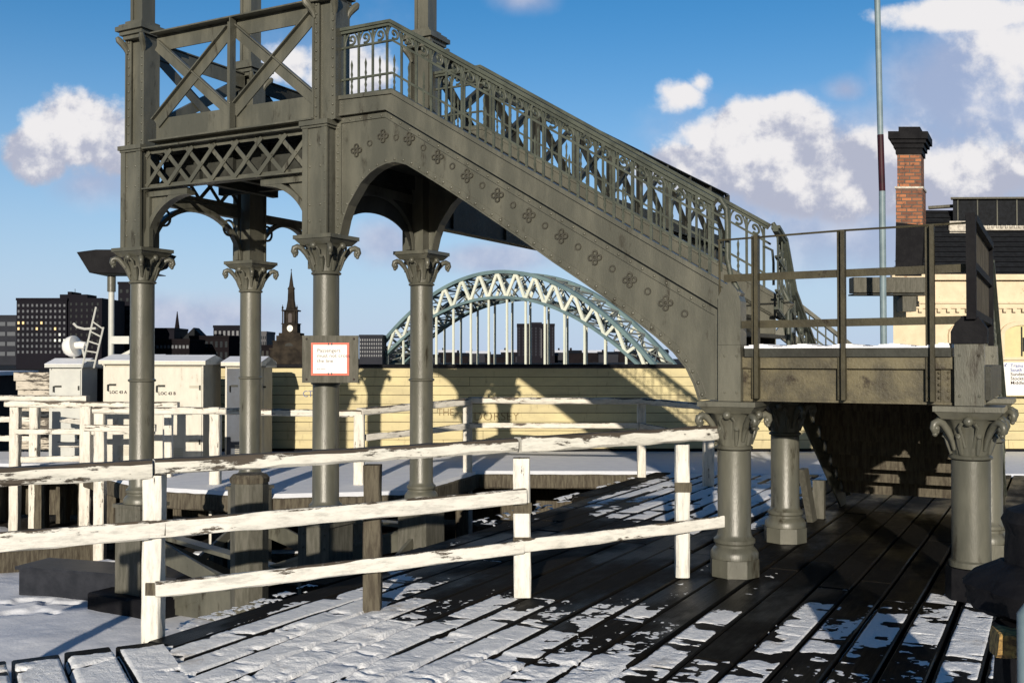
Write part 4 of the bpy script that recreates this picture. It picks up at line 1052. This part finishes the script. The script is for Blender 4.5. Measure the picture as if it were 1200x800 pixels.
# ================================================================== CABINETS
def cabinet(name, label, x, y, w, d, h, body='locker', side='locker_side', doormat=None, txt=None, roof=True, z0=-.045):
    t = thing(name, label, 'cabinet', (x,y,z0))
    m = MB(); m.box(0.006,w-.006,.012,d,0.0,h); part('body', m, side, t)
    m = MB(); m.box(.03,w-.02,-.012,.009,.06,h-.04); dr = part('door', m, doormat or body, t)
    m = MB(); m.box(0,.026,-.004,.0,0,h); m.box(w-.016,w,-.004,.010,0,h); part('door_frame', m, body, t)
    if roof:
        m = MB(); m.add([(-.05,-.07,h+.002),(w+.05,-.07,h+.002),(w+.05,d+.07,h+.002),(-.05,d+.07,h+.002),(-.05,-.07,h+.055),(w+.05,-.07,h+.055),(w+.05,d+.07,h+.055),(-.05,d+.07,h+.055),(-.05,d/2,h+.145),(w+.05,d/2,h+.145)],
                        [(0,3,2,1),(0,1,5,4),(2,3,7,6),(4,5,9,8),(6,7,8,9),(1,2,6,9,5),(3,0,4,8,7)])
        rf = part('roof', m, body, t)
        m = MB(); m.add([(-.05,-.07,h+.062),(w+.05,-.07,h+.062),(w+.05,d/2,h+.152),(-.05,d/2,h+.152),(-.05,-.07,h+.056),(w+.05,-.07,h+.056)], [(0,1,2,3),(4,5,1,0)]); part('roof_snow', m, 'snow2', rf)
    for z in (h*.78, h*.26):
        m = MB(); m.box(w-.20,w-.05,-.018,-.0125,z,z+.035); part('hinge', m, side, dr)
        m = MB(); m.box(w-.055,w-.035,-.03,-.0125,z-.03,z+.04); part('hinge_knuckle', m, 'iron_dark', dr)
    m = MB(); m.tube([(.08,-.014,h*.80),(.08,-.045,h*.80),(.08,-.045,h*.74)], .009, 6); m.box(.09,.20,-.018,-.0125,h*.79,h*.81); part('handle', m, 'iron_dark', dr)
    for i_ in range(5):
        m = MB(); m.box(w*.30,w*.62,-.019,-.0125,h*.12+i_*.03,h*.12+.012+i_*.03); part('louvre', m, side, dr)
    if txt: text('lettering', txt, .062, (.10,-.0145,h*.715), t, 'ink', bold=.002)
    return t
cabinet('relay_cabinet', 'tall cream steel cabinet lettered B, right of the left tower column', -5.34, 15.30, .76, .95, 1.55, txt='LOC 43 B')
cabinet('relay_cabinet', 'cream steel cabinet lettered A, partly behind the left tower column', -6.20, 15.65, .74, .95, 1.56, txt='LOC 43 A')
cabinet('relay_cabinet', 'cream cabinet with a dark blue front behind the rear left tower column', -4.42, 15.9, .52, .9, 1.53, doormat='blue_panel')
cabinet('relay_cabinet', 'narrow cream cabinet next to the start of the hoarding', -4.06, 16.2, .16, .6, 1.50)
cabinet('relay_cabinet', 'small pale grey cabinet with a sloping lid under the round floodlight', -7.40, 16.5, .52, .62, 1.50, 'locker_grey', 'locker_grey')
t = thing('equipment_hut', 'low dark boarded hut with a cream roof edge between the grey and cream cabinets', 'hut', (-7.3,17.4,-.05))
m = MB(); m.box(.0,1.9,.0,1.2,0,1.48); part('wall', m, 'black', t)
m = MB(); m.box(-.08,2.0,-.08,1.3,1.482,1.56); part('roof', m, 'locker', t)
m = MB(); m.box(-.08,2.0,-.08,1.3,1.562,1.60); part('roof_snow', m, 'snow2', t)
# whitewashed boards at far left
t = thing('plank_screen', 'peeling whitewashed plank screen at the left edge behind the fences', 'fence', (-10.5,17.9,-.05))
m = MB(); rnd = random.Random(11)
for i in range(9): m.timber((1.85+rnd.uniform(0,.1),0,.10+i*.155),(4.2,0,.10+i*.155),.03,.148,ch=.006,rnd=rnd)
part('planks', m, 'oldwhite', t)
t = thing('goods_shed', 'small dark shed end with pale boards at the left edge of the view', 'shed', (-12.5,17.6,-.05))
m = MB(); m.box(0,3.35,0,2,0,1.35); part('wall', m, 'black', t)
m = MB(); m.box(.6,3.30,-.02,-.002,.9,1.30); part('boarding', m, 'oldwhite', t)
m = MB(); m.box(-.1,3.45,-.1,2.1,1.352,1.42); part('roof', m, 'snow2', t)

# ---- floodlights
t = thing('round_floodlight', 'white round-backed floodlight on stubby legs above the small grey cabinet', 'floodlight', (-7.12,16.8,1.60))
m = MB(); m.lathe([(.005,-.17),(.07,-.165),(.13,-.13),(.165,-.07),(.175,.0),(.17,.04),(.155,.045)], 0, 0, 28)
m.v = [((Matrix.Translation((-.02,0,.20))@Matrix.Rotation(R(78),4,'Y')@Matrix.Rotation(R(12),4,'X'))@Vector(p))[:] for p in m.v]; part('reflector', m, 'white', t, 40)
m = MB(); m.tube([(.0,0,.21),(.10,-.02,.22),(.18,-.03,.21),(.19,-.03,.20)], [.06,.065,.06,.03], 12); part('lamp_housing', m, 'white', t, 40)
for dx in (-.05, .12):
    m = MB(); m.tube([(dx,0,.16),(dx+.05,0,-.04)], .018, 6); part('leg', m, 'locker_grey', t)
t = thing('yard_lamp', 'tall lamp with a wide dark hood on a pale pole behind the left tower column', 'lamp', (-6.30,16.2,-.05))
m = MB(); m.tube([(0,0,0),(0,0,2.95)], .045, 12); part('pole', m, 'locker_grey', t, 40)
m = MB(); m.tube([(0,0,2.70),(0,0,3.0)], .065, 12); part('collar', m, 'iron', t, 40)
m = MB(); m.plate([(-.46,3.30),(-.16,3.34),(.62,3.34),(.95,3.28),(.8,3.08),(.5,2.97),(-.26,2.98)], -.22, .22)
part('hood', m, 'black', t); 
m = MB(); m.box(.02,.30,-.06,.06,2.0,2.12); m.beam((.05,0,1.75),(.38,0,1.92),.05,.05); m.beam((.05,0,2.05),(.40,0,2.10),.06,.06); m.v = [(p[0],p[1],p[2]-.12) for p in m.v]; part('bracket', m, 'locker_grey', t)
m = MB(); m.box(-.14,.80,-.16,.16,2.955,2.968); part('lens', m, 'glassdark', t)
t = thing('steel_ladder', 'narrow pale steel ladder leaning up beside the lamp pole', 'ladder', (-6.68,16.4,1.5))
for (a, b) in (((-.16,0,-.05),(.06,0,.92)),((.03,0,-.05),(.18,0,.60))):
    m = MB(); m.tube([a,b], .016, 6); part('stile', m, 'locker_grey', t)
for i in range(5):
    f = .12+i*.16; m = MB(); m.tube([(-.16+.22*f,0,-.05+.97*f),(.03+.17*f,0,-.03+.80*f)], .012, 5); part('rung', m, 'locker_grey', t)
m = MB(); m.tube([(-.30,0,.66),(-.24,0,.60),(-.12,0,.57),(.06,0,.58)], .02, 6); part('hooked_arm', m, 'locker_grey', t)

# ---- trackside
t = thing('cable_trough', 'dark steel box lying on the snow left of the tower', 'box', (-4.9,11.2,-1), R(-17))
m = MB(); m.box(-.35,1.6,-.2,.25,0,.34); part('body', m, 'boxdark', t)
m = MB(); m.box(-.38,1.63,-.23,.28,.342,.375); part('lid', m, 'boxdark', t)
t = thing('timber_kerb', 'low dark timber kerb topped with snow at the left edge', 'kerb', (-7.4,11.6,-1), R(37))
m = MB(); m.timber((-1.5,0,.14),(2.6,0,.14),.22,.30,ch=.02); part('baulk', m, 'oldwood', t)
m = MB(); m.timber((-1.5,.01,.315),(2.6,.01,.315),.20,.04,ch=.012); part('snow_cap', m, 'snow2', t)
for i, (x, y, w, rz, lb) in enumerate(((-6.3,13.9,1.3,20,'loose snow-dusted baulk on the trackside left of the white posts'),(-5.0,12.1,.9,55,'short loose baulk close behind the steel box'),(-3.2,12.9,1.6,5,'long baulk in the shade under the far platform edge'))):
    t = thing('loose_baulk', lb, 'timber', (x,y,-1), R(rz)); m = MB(); m.timber((-w/2,0,.09),(w/2,0,.09),.2,.17,ch=.02); part('baulk', m, 'oldwood', t)
    m = MB(); m.timber((-w/2+.05,0,.185),(w/2-.1,0,.185),.16,.025,ch=.01); part('snow_cap', m, 'snow2', t)

# ================================================================== POLE, STATION BUILDING
t = thing('tall_pole', 'tall slender blue-grey pole with a dark red band, rising behind the landing', 'pole', (7.22,20,-.2))
m = MB(); m.tube([(0,0,0),(-.02,0,4.6)], .062, 14); part('lower_shaft', m, 'polegrey', t, 40)
m = MB(); m.tube([(-.02,0,5.05),(-.048,0,6.15)], .061, 14); part('band', m, 'polered', t, 40)
m = MB(); m.tube([(-.02,0,4.6),(-.02,0,5.05)], .0615, 14); m.tube([(-.048,0,6.15),(-.10,0,9.2)], .056, 14); part('upper_shaft', m, 'polegrey', t, 40)
t = thing('far_stair', 'more distant footbridge stair seen beyond the landing, its rail sloping down to the right', 'footbridge', (5.55,20.2,1.6))
m = MB(); m.beam((-.35,0,1.25),(.1,0,1.04),.10,.07); m.beam((.1,0,1.04),(2.0,0,-.45),.10,.07); hr = part('handrail', m, 'iron', t)
m = MB(); m.beam((-.35,0,.58),(2.0,0,-1.25),.12,.22); part('string', m, 'iron', t)
for i in range(13):
    x = -.2+i*.16; z = 1.02-.78*max(0,x-.1); m = MB(); m.box(x-.012,x+.012,-.01,.01,z-.62,z-.01); part('baluster', m, 'iron_green', t)
m = MB(); m.beam((-.3,0,.92),(2.0,0,-.87),.03,.03); m.beam((-.3,0,1.12),(2.0,0,-.67),.03,.03); part('middle_rail', m, 'iron_green', t)
m = MB(); m.box(-.6,-.4,-.1,.1,-1.65,1.2); part('standard', m, 'iron', t); m = MB(); m.box(1.95,2.1,-.1,.1,-1.65,-.5); part('standard', m, 'iron', t)

t = thing('station_building', 'cream rendered station building with a black slate roof and brick chimney at the right', 'building', (8.14,22,-.05))
w_ = 7.5
m = MB(); m.box(0,w_,0,6,0,3.42); wall = part('wall', m, 'cream', t)
m = MB(); m.box(.45,w_,-.05,-.002,2.72,2.82); m.box(.45,w_,-.09,-.002,2.822,2.87); m.box(-.06,w_,-.12,-.002,3.32,3.44)
for i in range(34): m.box(.52+i*.2,.60+i*.2,-.085,-.051,2.64,2.715)
m.box(.5,w_,-.04,-.002,1.62,1.68)
part('cornice', m, 'cream', wall)
for i, x in enumerate((1.25, 2.35, 4.6, 5.7)):
    ar = arc(x+.375, 2.16, .375, .20, 180, 0, 12)
    m = MB(); m.plate([(x,1.68)]+ar+[(x+.75,1.68)], -.02, -.003); wn = part('window', m, 'blind', t)
    m = MB(); m.strip([(x,1.68)]+ar+[(x+.75,1.68)], .0, .09, -.06, -.003); part('window_arch', m, 'cream', wn)
    m = MB(); m.box(x+.40,x+.72,-.03,-.021,1.80,2.1); m.box(x+.36,x+.39,-.035,-.021,1.7,2.33); part('pane', m, 'glassdark', wn)
m = MB(); m.box(.02,w_,.10,5.9,3.442,3.50)
m.add([(.02,-.10,3.445),(w_,-.10,3.445),(w_,1.4,5.02),(.02,1.4,5.02),(.02,6,3.445),(w_,6,3.445),(w_,4.2,5.02),(.02,4.2,5.02)], [(0,1,2,3),(4,5,6,7),(3,2,6,7),(0,3,7,4),(1,2,6,5)])
rf = part('roof', m, 'slate', t)
rnd = random.Random(3)
m = MB()
for r_ in range(13):
    f = (r_+.5)/13; y = -.10+1.5*f; z = 3.445+1.575*f
    m.beam((.02,y-.06,z-.04+.03),(w_,y-.06,z-.04+.03),.02,.012)
part('slate_courses', m, 'black', rf)
m = MB(); m.add([(0,-.13,3.40),(.56,-.13,3.40),(.62,-.13,4.48),(.02,-.13,4.54),(0,.5,3.40),(.56,.5,3.40),(.62,1.2,4.48),(.02,1.2,4.54)], [(0,1,2,3),(0,3,7,4),(1,5,6,2),(2,6,7,3)]); part('tarred_gable', m, 'black', rf)
m = MB(); m.box(1.20,w_,1.0,2.6,4.4,5.20); up_ = part('roof_lantern', m, 'slate', rf)
for i in range(14): 
    m = MB(); m.box(1.30+i*.44,1.325+i*.44,.975,.998,4.62,5.19); part('lantern_bar', m, 'iron', up_)
m = MB(); m.box(1.12,w_,.86,.998,4.50,4.60); m.box(1.14,1.60,.84,.859,4.42,4.70)
for i in range(60): m.ball((1.6+i*.1,.86,4.57),.04,6,4)
part('lead_flashing', m, 'flash', rf)
m = MB(); m.beam((1.16,.98,5.22),(w_,.98,5.25),.16,.04); m.beam((.62,1.3,5.06),(1.2,1.3,5.10),.14,.06); part('ridge_capping', m, 'lead', rf)
# chimney
m = MB(); m.box(.02,.60,.35,.95,4.10,5.35); m.box(.05,.57,.38,.92,5.351,6.36); ch = part('chimney', m, 'brick', rf)
m = MB(); m.box(.0,.62,.33,.97,5.34,5.385); part('string_course', m, 'flash', ch)
m = MB()
for (a, z0, z1) in ((.03,6.10,6.22),(.07,6.221,6.32),(.12,6.321,6.40),(.17,6.401,6.56)): m.box(.05-a,.57+a,.38-a,.92+a,z0,z1)
m.box(.08,.55,.40,.90,6.561,6.70); part('chimney_cap', m, 'black', ch)
for o_ in [o_ for o_ in t.children_recursive if o_.type == 'MESH']:      # the building stands askew: its end wall runs off to the right
    for v_ in o_.data.vertices: v_.co.x += .52*max(0, v_.co.y)
t = thing('grey_fascia_box', 'long grey box projecting left from the station building behind the pole', 'box', (7.02,21.3,2.93))
m = MB(); m.timber((0,0,.18),(1.55,0,.18),.3,.32,ch=.01,j=.002); part('body', m, 'lead', t)
m = MB(); m.box(-.01,1.56,-.17,.17,-.03,.0); part('bottom_edge', m, 'iron_dark', t)
m = MB(); m.box(1.02,1.30,-.1,.2,-.36,-.035); part('hanging_box', m, 'lead', t)
m = MB(); m.beam((1.4,0,.2),(1.4,.75,.2),.06,.06); part('arm', m, 'iron_dark', t)

# ================================================================== FOREGROUND AT THE RIGHT
t = thing('iron_bollard', 'dark weathered bollard on a broad round collar at the bottom right corner', 'bollard', (1.75,3.40,0))
m = MB(); m.lathe([(.14,.90),(.135,.96),(.13,1.02),(.145,1.06),(.13,1.095),(.08,1.115),(.02,1.12)], .03, .02, 40, lambda a, z: 1+.03*math.sin(5*a+z*20)+.02*math.sin(13*a)); part('head', m, 'black', t, 40)
m = MB(); m.lathe([(.18,.755),(.22,.765),(.255,.785),(.25,.82),(.26,.85),(.225,.885),(.15,.925)], .02, 0, 60, lambda a, z: 1+.05*math.sin(3*a+1)+.03*math.sin(7*a+z*30)+.02*math.sin(19*a+z*70)); cl = part('collar', m, 'black', t, 40)
m = MB(); m.timber((-.27,-.22,.735),(-.08,-.26,.715),.10,.075,ch=.008,j=.006,seg=10); part('split_block', m, 'ochre', t, label='split end of timber showing bright ochre wood')
m = MB(); m.timber((-.14,-.10,0),(-.14,-.10,.755),.12,.12,up=(0,1,0),ch=.02); m.timber((.08,0,0),(.08,0,.755),.30,.30,up=(0,1,0),ch=.02); part('leg', m, 'black', t)
t = thing('steel_tube', 'blue-grey steel tube upright at the right edge of the view in front of the bollard', 'post', (1.50,3.0,0))
m = MB(); m.tube([(0,0,0),(0,0,.86),(.01,0,.89)], [.034,.034,.02], 14); part('tube', m, 'polegrey', t, 40)

# ================================================================== ARCH BRIDGE FAR OFF
AB = thing('arch_bridge', 'great pale green steel arch bridge spanning beyond the hoarding', 'bridge', (0,0,0))
D = 400; PH = R(33); C0 = Vector((-5.5, D, 0)); AX = Vector((math.cos(PH), -math.sin(PH), 0)); AY = Vector((math.sin(PH), math.cos(PH), 0))
AB.location = C0; AB.rotation_euler = (0,0,-PH)
HZ = 1.6
def chord(span, rise, base, n=44): return [(-span+2*span*i/n, base+rise*(1-((-span+2*span*i/n)/span)**2)) for i in range(n+1)]
SO, SI = 69.5, 60
for rib, yy in ((0, 0.0), (1, 17.0)):
    def zo(x): return 33.8*(1-(x/64.5)**2)+HZ-.2
    def zi(x): return 23.9*(1-(x/58.)**2)+HZ-.2
    xs = [-72+144*i/26 for i in range(27)]
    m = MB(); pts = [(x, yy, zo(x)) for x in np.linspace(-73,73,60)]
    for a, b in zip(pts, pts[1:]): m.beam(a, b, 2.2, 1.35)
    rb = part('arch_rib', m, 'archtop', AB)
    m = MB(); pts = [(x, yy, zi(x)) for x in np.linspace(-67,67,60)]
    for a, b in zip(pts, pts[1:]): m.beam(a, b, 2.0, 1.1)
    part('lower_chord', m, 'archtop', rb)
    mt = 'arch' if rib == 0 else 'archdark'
    n = 15
    for i in range(n):
        xa = -64+128*i/n; xm = xa+64/n; xb = xa+128/n
        for (p, q) in (((xa,zi(xa)),(xm,zo(xm))),((xm,zo(xm)),(xb,zi(xb)))):
            m = MB(); m.beam((p[0],yy-.3,p[1]),(q[0],yy-.3,q[1]),1.1,.75 if p[1] < q[1] else 1.0,up=(0,1,0)); part('web_member', m, 'arch', rb)
    for i in range(14):
        x = -64+128*(i+.5)/15+128/30; m = MB(); m.beam((x,yy,-3),(x,yy,zi(x)),.75,.6,up=(0,1,0)); part('hanger', m, 'arch', rb)
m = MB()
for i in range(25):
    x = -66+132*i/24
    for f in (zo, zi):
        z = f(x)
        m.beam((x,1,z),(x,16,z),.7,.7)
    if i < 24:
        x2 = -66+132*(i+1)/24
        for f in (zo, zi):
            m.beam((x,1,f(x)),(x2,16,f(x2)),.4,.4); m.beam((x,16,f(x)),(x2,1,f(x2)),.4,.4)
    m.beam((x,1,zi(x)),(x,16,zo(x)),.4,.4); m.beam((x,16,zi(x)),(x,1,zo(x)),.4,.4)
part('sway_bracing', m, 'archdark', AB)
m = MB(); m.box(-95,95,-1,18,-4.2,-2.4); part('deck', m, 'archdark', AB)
m = MB(); m.box(-95,-80,-3,20,-10,-4.3); m.box(80,95,-3,20,-10,-4.3); part('abutment', m, 'soot', AB)

# ================================================================== CITY SKYLINE
def at(px_, py_, d): return ((px_-600)/1208*d, d, 1.6+(420-py_)/1208*d)
PANE = {}
def block(name, label, px0, px1, py, d, dep=20, m1='block_dark', pane='pane_cool', rows=0, cols=0, rz=0, lit=(), roof=None, seed=1, pw=.5, ph=.55, cat='building', wtop=.97, wbot=None):
    x0, _, zt = at(px0, py, d); x1 = at(px1, py, d)[0]; w = x1-x0
    t = thing(name, label, cat, (x0,d,-1), rz)
    m = MB(); m.box(0,w,0,dep,0,zt+1); wl_ = part('wall', m, m1, t)
    m = MB(); m.box(-.15,w+.15,-.15,dep+.1,zt+1.01,zt+1.01+.012*d*.2); rt = part('roof', m, roof or m1, t)
    if rows:
        zb = wbot if wbot is not None else 2.0; H = zt+1; zs = (H*wtop-zb)/rows; xs = w/cols
        k = MB(); k.box(0,xs*pw,-.12,-.01,0,zs*ph); me = {}
        for r_ in range(rows):
            for c in range(cols):
                key = 'pane_lit' if (r_, c) in lit else ('pane_white' if (r_, -c-1) in lit else pane)
                if key not in me: me[key] = k.mesh('window', M[key])
                o = link('window', me[key], t); o.location = (xs*(c+.5-pw/2), 0, zb+zs*(r_+.5-ph/2))
    return t
t = block('office_block', 'tall dark office block with small windows, a few of them lit yellow', 19, 78, 352, 260, 16, rows=9, cols=11, lit=((4,0),(4,4),(4,8),(5,0),(5,-2),(5,1),(5,5),(2,-9),(2,-10),(2,-11),(3,-10)), wbot=3.5, pw=.42, ph=.45)
m = MB(); m.box(12.75,21.3,.6,16,0,17.9); sw = part('side_wing', m, 'block_dark', t)
k = MB(); k.box(0,.45,-.08,-.01,0,.7); wm_ = k.mesh('window', M['glassdark'])
for i in range(54): o = link('window', wm_, sw); o.location = (13.3+(i%6)*1.35,.6,3.6+(i//6)*1.55)
m = MB(); m.box(10,17,2,8,17.8,18.9); m.box(12,13,2,8,18.9,19.6); m.box(13.4,13.5,3,3.1,18,20.4); part('plant_room', m, 'block_dark', t)
block('office_block', 'low grey slab with pale window bands at the far left edge', -40, 19, 372, 420, 8, 'block_mid', rows=4, cols=5, pw=.8, ph=.4, wbot=2.5)
block('office_block', 'pale gridded concrete block between the dark office block and the tower column', 105, 143, 362, 300, 15, 'block_pale', 'glassdark', rows=7, cols=10, pw=.6, ph=.5, wbot=2.5)
block('tower_block', 'narrow dark tower block just left of the left tower column', 138, 160, 333, 280, 6, 'block_dark', 'glassdark', rows=8, cols=3, pw=.4, ph=.4, wbot=3)
block('warehouse', 'long low dark warehouse with a strip of pale windows, right of the left tower column', 178, 222, 400, 300, 15, 'citybrick', 'pane_cool', rows=2, cols=10, pw=.6, ph=.35, wbot=2)
block('warehouse', 'brick warehouse with a stepped flat roof between the two left columns', 222, 268, 396, 320, 14, 'citybrick', 'glassdark', rows=2, cols=8, wbot=2)
block('office_block', 'taller dark block just left of the rear left tower column', 250, 286, 384, 340, 14, 'block_dark', 'pane_cool', rows=3, cols=7, wbot=4)
block('office_block', 'blocky roofline just right of the left tower column', 180, 204, 387, 330, 14, 'block_dark')
block('office_block', 'pale slab right of the rear left tower column', 305, 312, 391, 380, 14, 'block_pale', 'glassdark', rows=4, cols=3, wbot=3)
block('terrace', 'low dark terrace at the foot of the church', 300, 332, 407, 310, 12, 'citybrick', 'glassdark', rows=1, cols=6, wbot=2)
block('office_block', 'grey slab block between the notice and the arch bridge', 421, 448, 395, 420, 14, 'block_mid', 'pane_cool', rows=5, cols=10, wbot=3, pw=.5)
# chapel spire in the skyline
t = thing('chapel_spire', 'tiny dark pointed spire on the skyline right of the left tower column', 'spire', (-109.5,337,0))
m = MB(); m.lathe([(1.6,0),(1.5,7),(1.6,8),(.9,11),(.1,17)], 0, 0, 8); part('spire', m, 'citybrick', t)
t = thing('gabled_house', 'small dark gable on the skyline between the left columns', 'house', (-113,330,0))
m = MB(); m.box(8,14,0,6,0,8); part('wall', m, 'citybrick', t); m = MB(); m.plate([(7.5,8),(14.5,8),(11,11.5)], 0, 6); part('roof', m, 'slate', t)
# church
ch_ = thing('church_tower', 'sooty classical church tower with a white clock and needle spire', 'church', (-64.3,300,0))
m = MB(); m.box(-8.6,12,-5,14,0,5.0); m.box(-8.9,12.3,-5.3,14.3,5.0,5.5); part('nave', m, 'soot', ch_)
m = MB(); m.box(-7.4,7.4,-4.6,8,5.5,9.2); m.box(-7.7,7.7,-4.9,8.3,9.2,9.7)
m.box(-6.0,6.0,-3.8,7,9.7,11.2); m.box(-4.9,4.9,-3.6,6,11.2,12.0); part('podium', m, 'soot', ch_)
m = MB(); m.plate([(-1.9,6.6)]+arc(0,6.8,1.9,1.6,180,0,12)+[(1.9,6.6)], -4.72, -4.61); part('lunette_window', m, 'glassdark', ch_)
m = MB(); m.box(-3.5,3.5,-3.4,4,12,15.6); m.box(-3.8,3.8,-3.7,4.3,15.6,16.0); part('clock_stage', m, 'soot', ch_)
m = MB(); m.lathe([(1.35,-.0),(1.35,.2)], 0, 0, 24); m.v = [(p[0]+.2,-3.42-p[2],13.8+p[1]) for p in m.v]; ck = part('clock_face', m, 'clock', ch_)
m = MB(); m.beam((.2,-3.66,13.8),(.75,-3.66,14.3),.14,.08); m.beam((.2,-3.68,13.8),(-.3,-3.68,13.2),.12,.06); part('clock_hands', m, 'ink', ck)
m = MB(); m.box(-2.6,2.6,-2.6,3,16,22.0); m.box(-3.7,3.7,-3.6,4.2,22.0,22.6)
for sx in (-3.2,-2.4,2.4,3.2): m.lathe([(.28,16),(.28,22)], sx, -3.2, 8)
part('belfry', m, 'soot', ch_)
m = MB(); m.plate([(-.8,16.4)]+arc(0,20.2,.8,.8,180,0,8)+[(.8,16.4)], -2.65, -2.58); part('belfry_opening', m, 'ink', ch_)
for sx in (-3.3, 3.3):
    m = MB(); m.lathe([(.35,22.6),(.3,23.1),(.5,23.6),(.15,24.3),(.05,25)], sx, -3, 8); part('urn', m, 'soot', ch_)
m = MB(); m.lathe([(2.6,22.6),(2.2,24),(1.7,27),(1.5,32.0),(1.75,32.2),(1.7,32.8),(1.1,34),(.9,36),(.12,44.5),(.1,46)], 0, 0, 8); m.ball((0,0,45.2),.35,6,4); part('spire', m, 'soot', ch_)
for o_ in [o_ for o_ in ch_.children_recursive if o_.type == 'MESH']:
    for v_ in o_.data.vertices:
        c_ = v_.co; v_.co = (c_.x*.63, c_.y*.63, float(np.interp(c_.z, [0,5.5,9.7,12,13.8,16,22.3,32,46], [0,4.6,6.8,9.0,10.4,11.8,15.5,21.7,27.7])))
# tower block seen through the arch
t = block('tower_block', 'dark ribbed tower block seen through the steel arch', 606, 650, 382, 620, 20, 'block_dark', 'block_mid', rows=10, cols=9, pw=.35, ph=.8, wbot=4)
m = MB(); m.box(8,15,3,14,21,24.5); part('plant_room', m, 'block_mid', t)
m = MB(); m.box(14.2,14.8,-.4,0,3,20.5); part('lift_shaft', m, 'block_pale', t)
# low houses under the arch
rnd = random.Random(21); px_ = 448
for i in range(20):
    w = rnd.uniform(14, 26); h = rnd.uniform(1.5, 7.5) if i % 4 else rnd.uniform(7, 10); d = rnd.uniform(560, 760)
    X = (px_-600)/1208*d; WW = w/1208*d
    t = thing('distant_house', ('tiny distant house with a snowy roof among the rooftops beyond the hoarding', 'tiny distant house with a dark slate roof among the rooftops beyond the hoarding')[i%2], 'house', (X,d,-1), 0, ('snowy-roofed distant houses', 'slate-roofed distant houses')[i%2])
    H = 2.6+h*d/1208
    m = MB(); m.box(0,WW,0,9,0,H); part('wall', m, 'citybrick' if i % 3 else 'block_mid', t)
    m = MB(); m.add([(-.4,-.4,H),(WW+.4,-.4,H),(WW+.4,9.4,H),(-.4,9.4,H),(-.4,4.5,H+1.8),(WW+.4,4.5,H+1.8)], [(0,1,5,4),(3,4,5,2),(0,4,3),(1,2,5)]); part('roof', m, 'snow2' if i % 2 == 0 else 'slate', t)
    m = MB(); m.box(WW*.2,WW*.2+1.2,4,5.2,H+.8,H+3.2); part('chimney', m, 'citybrick', t)
    px_ += w*.86
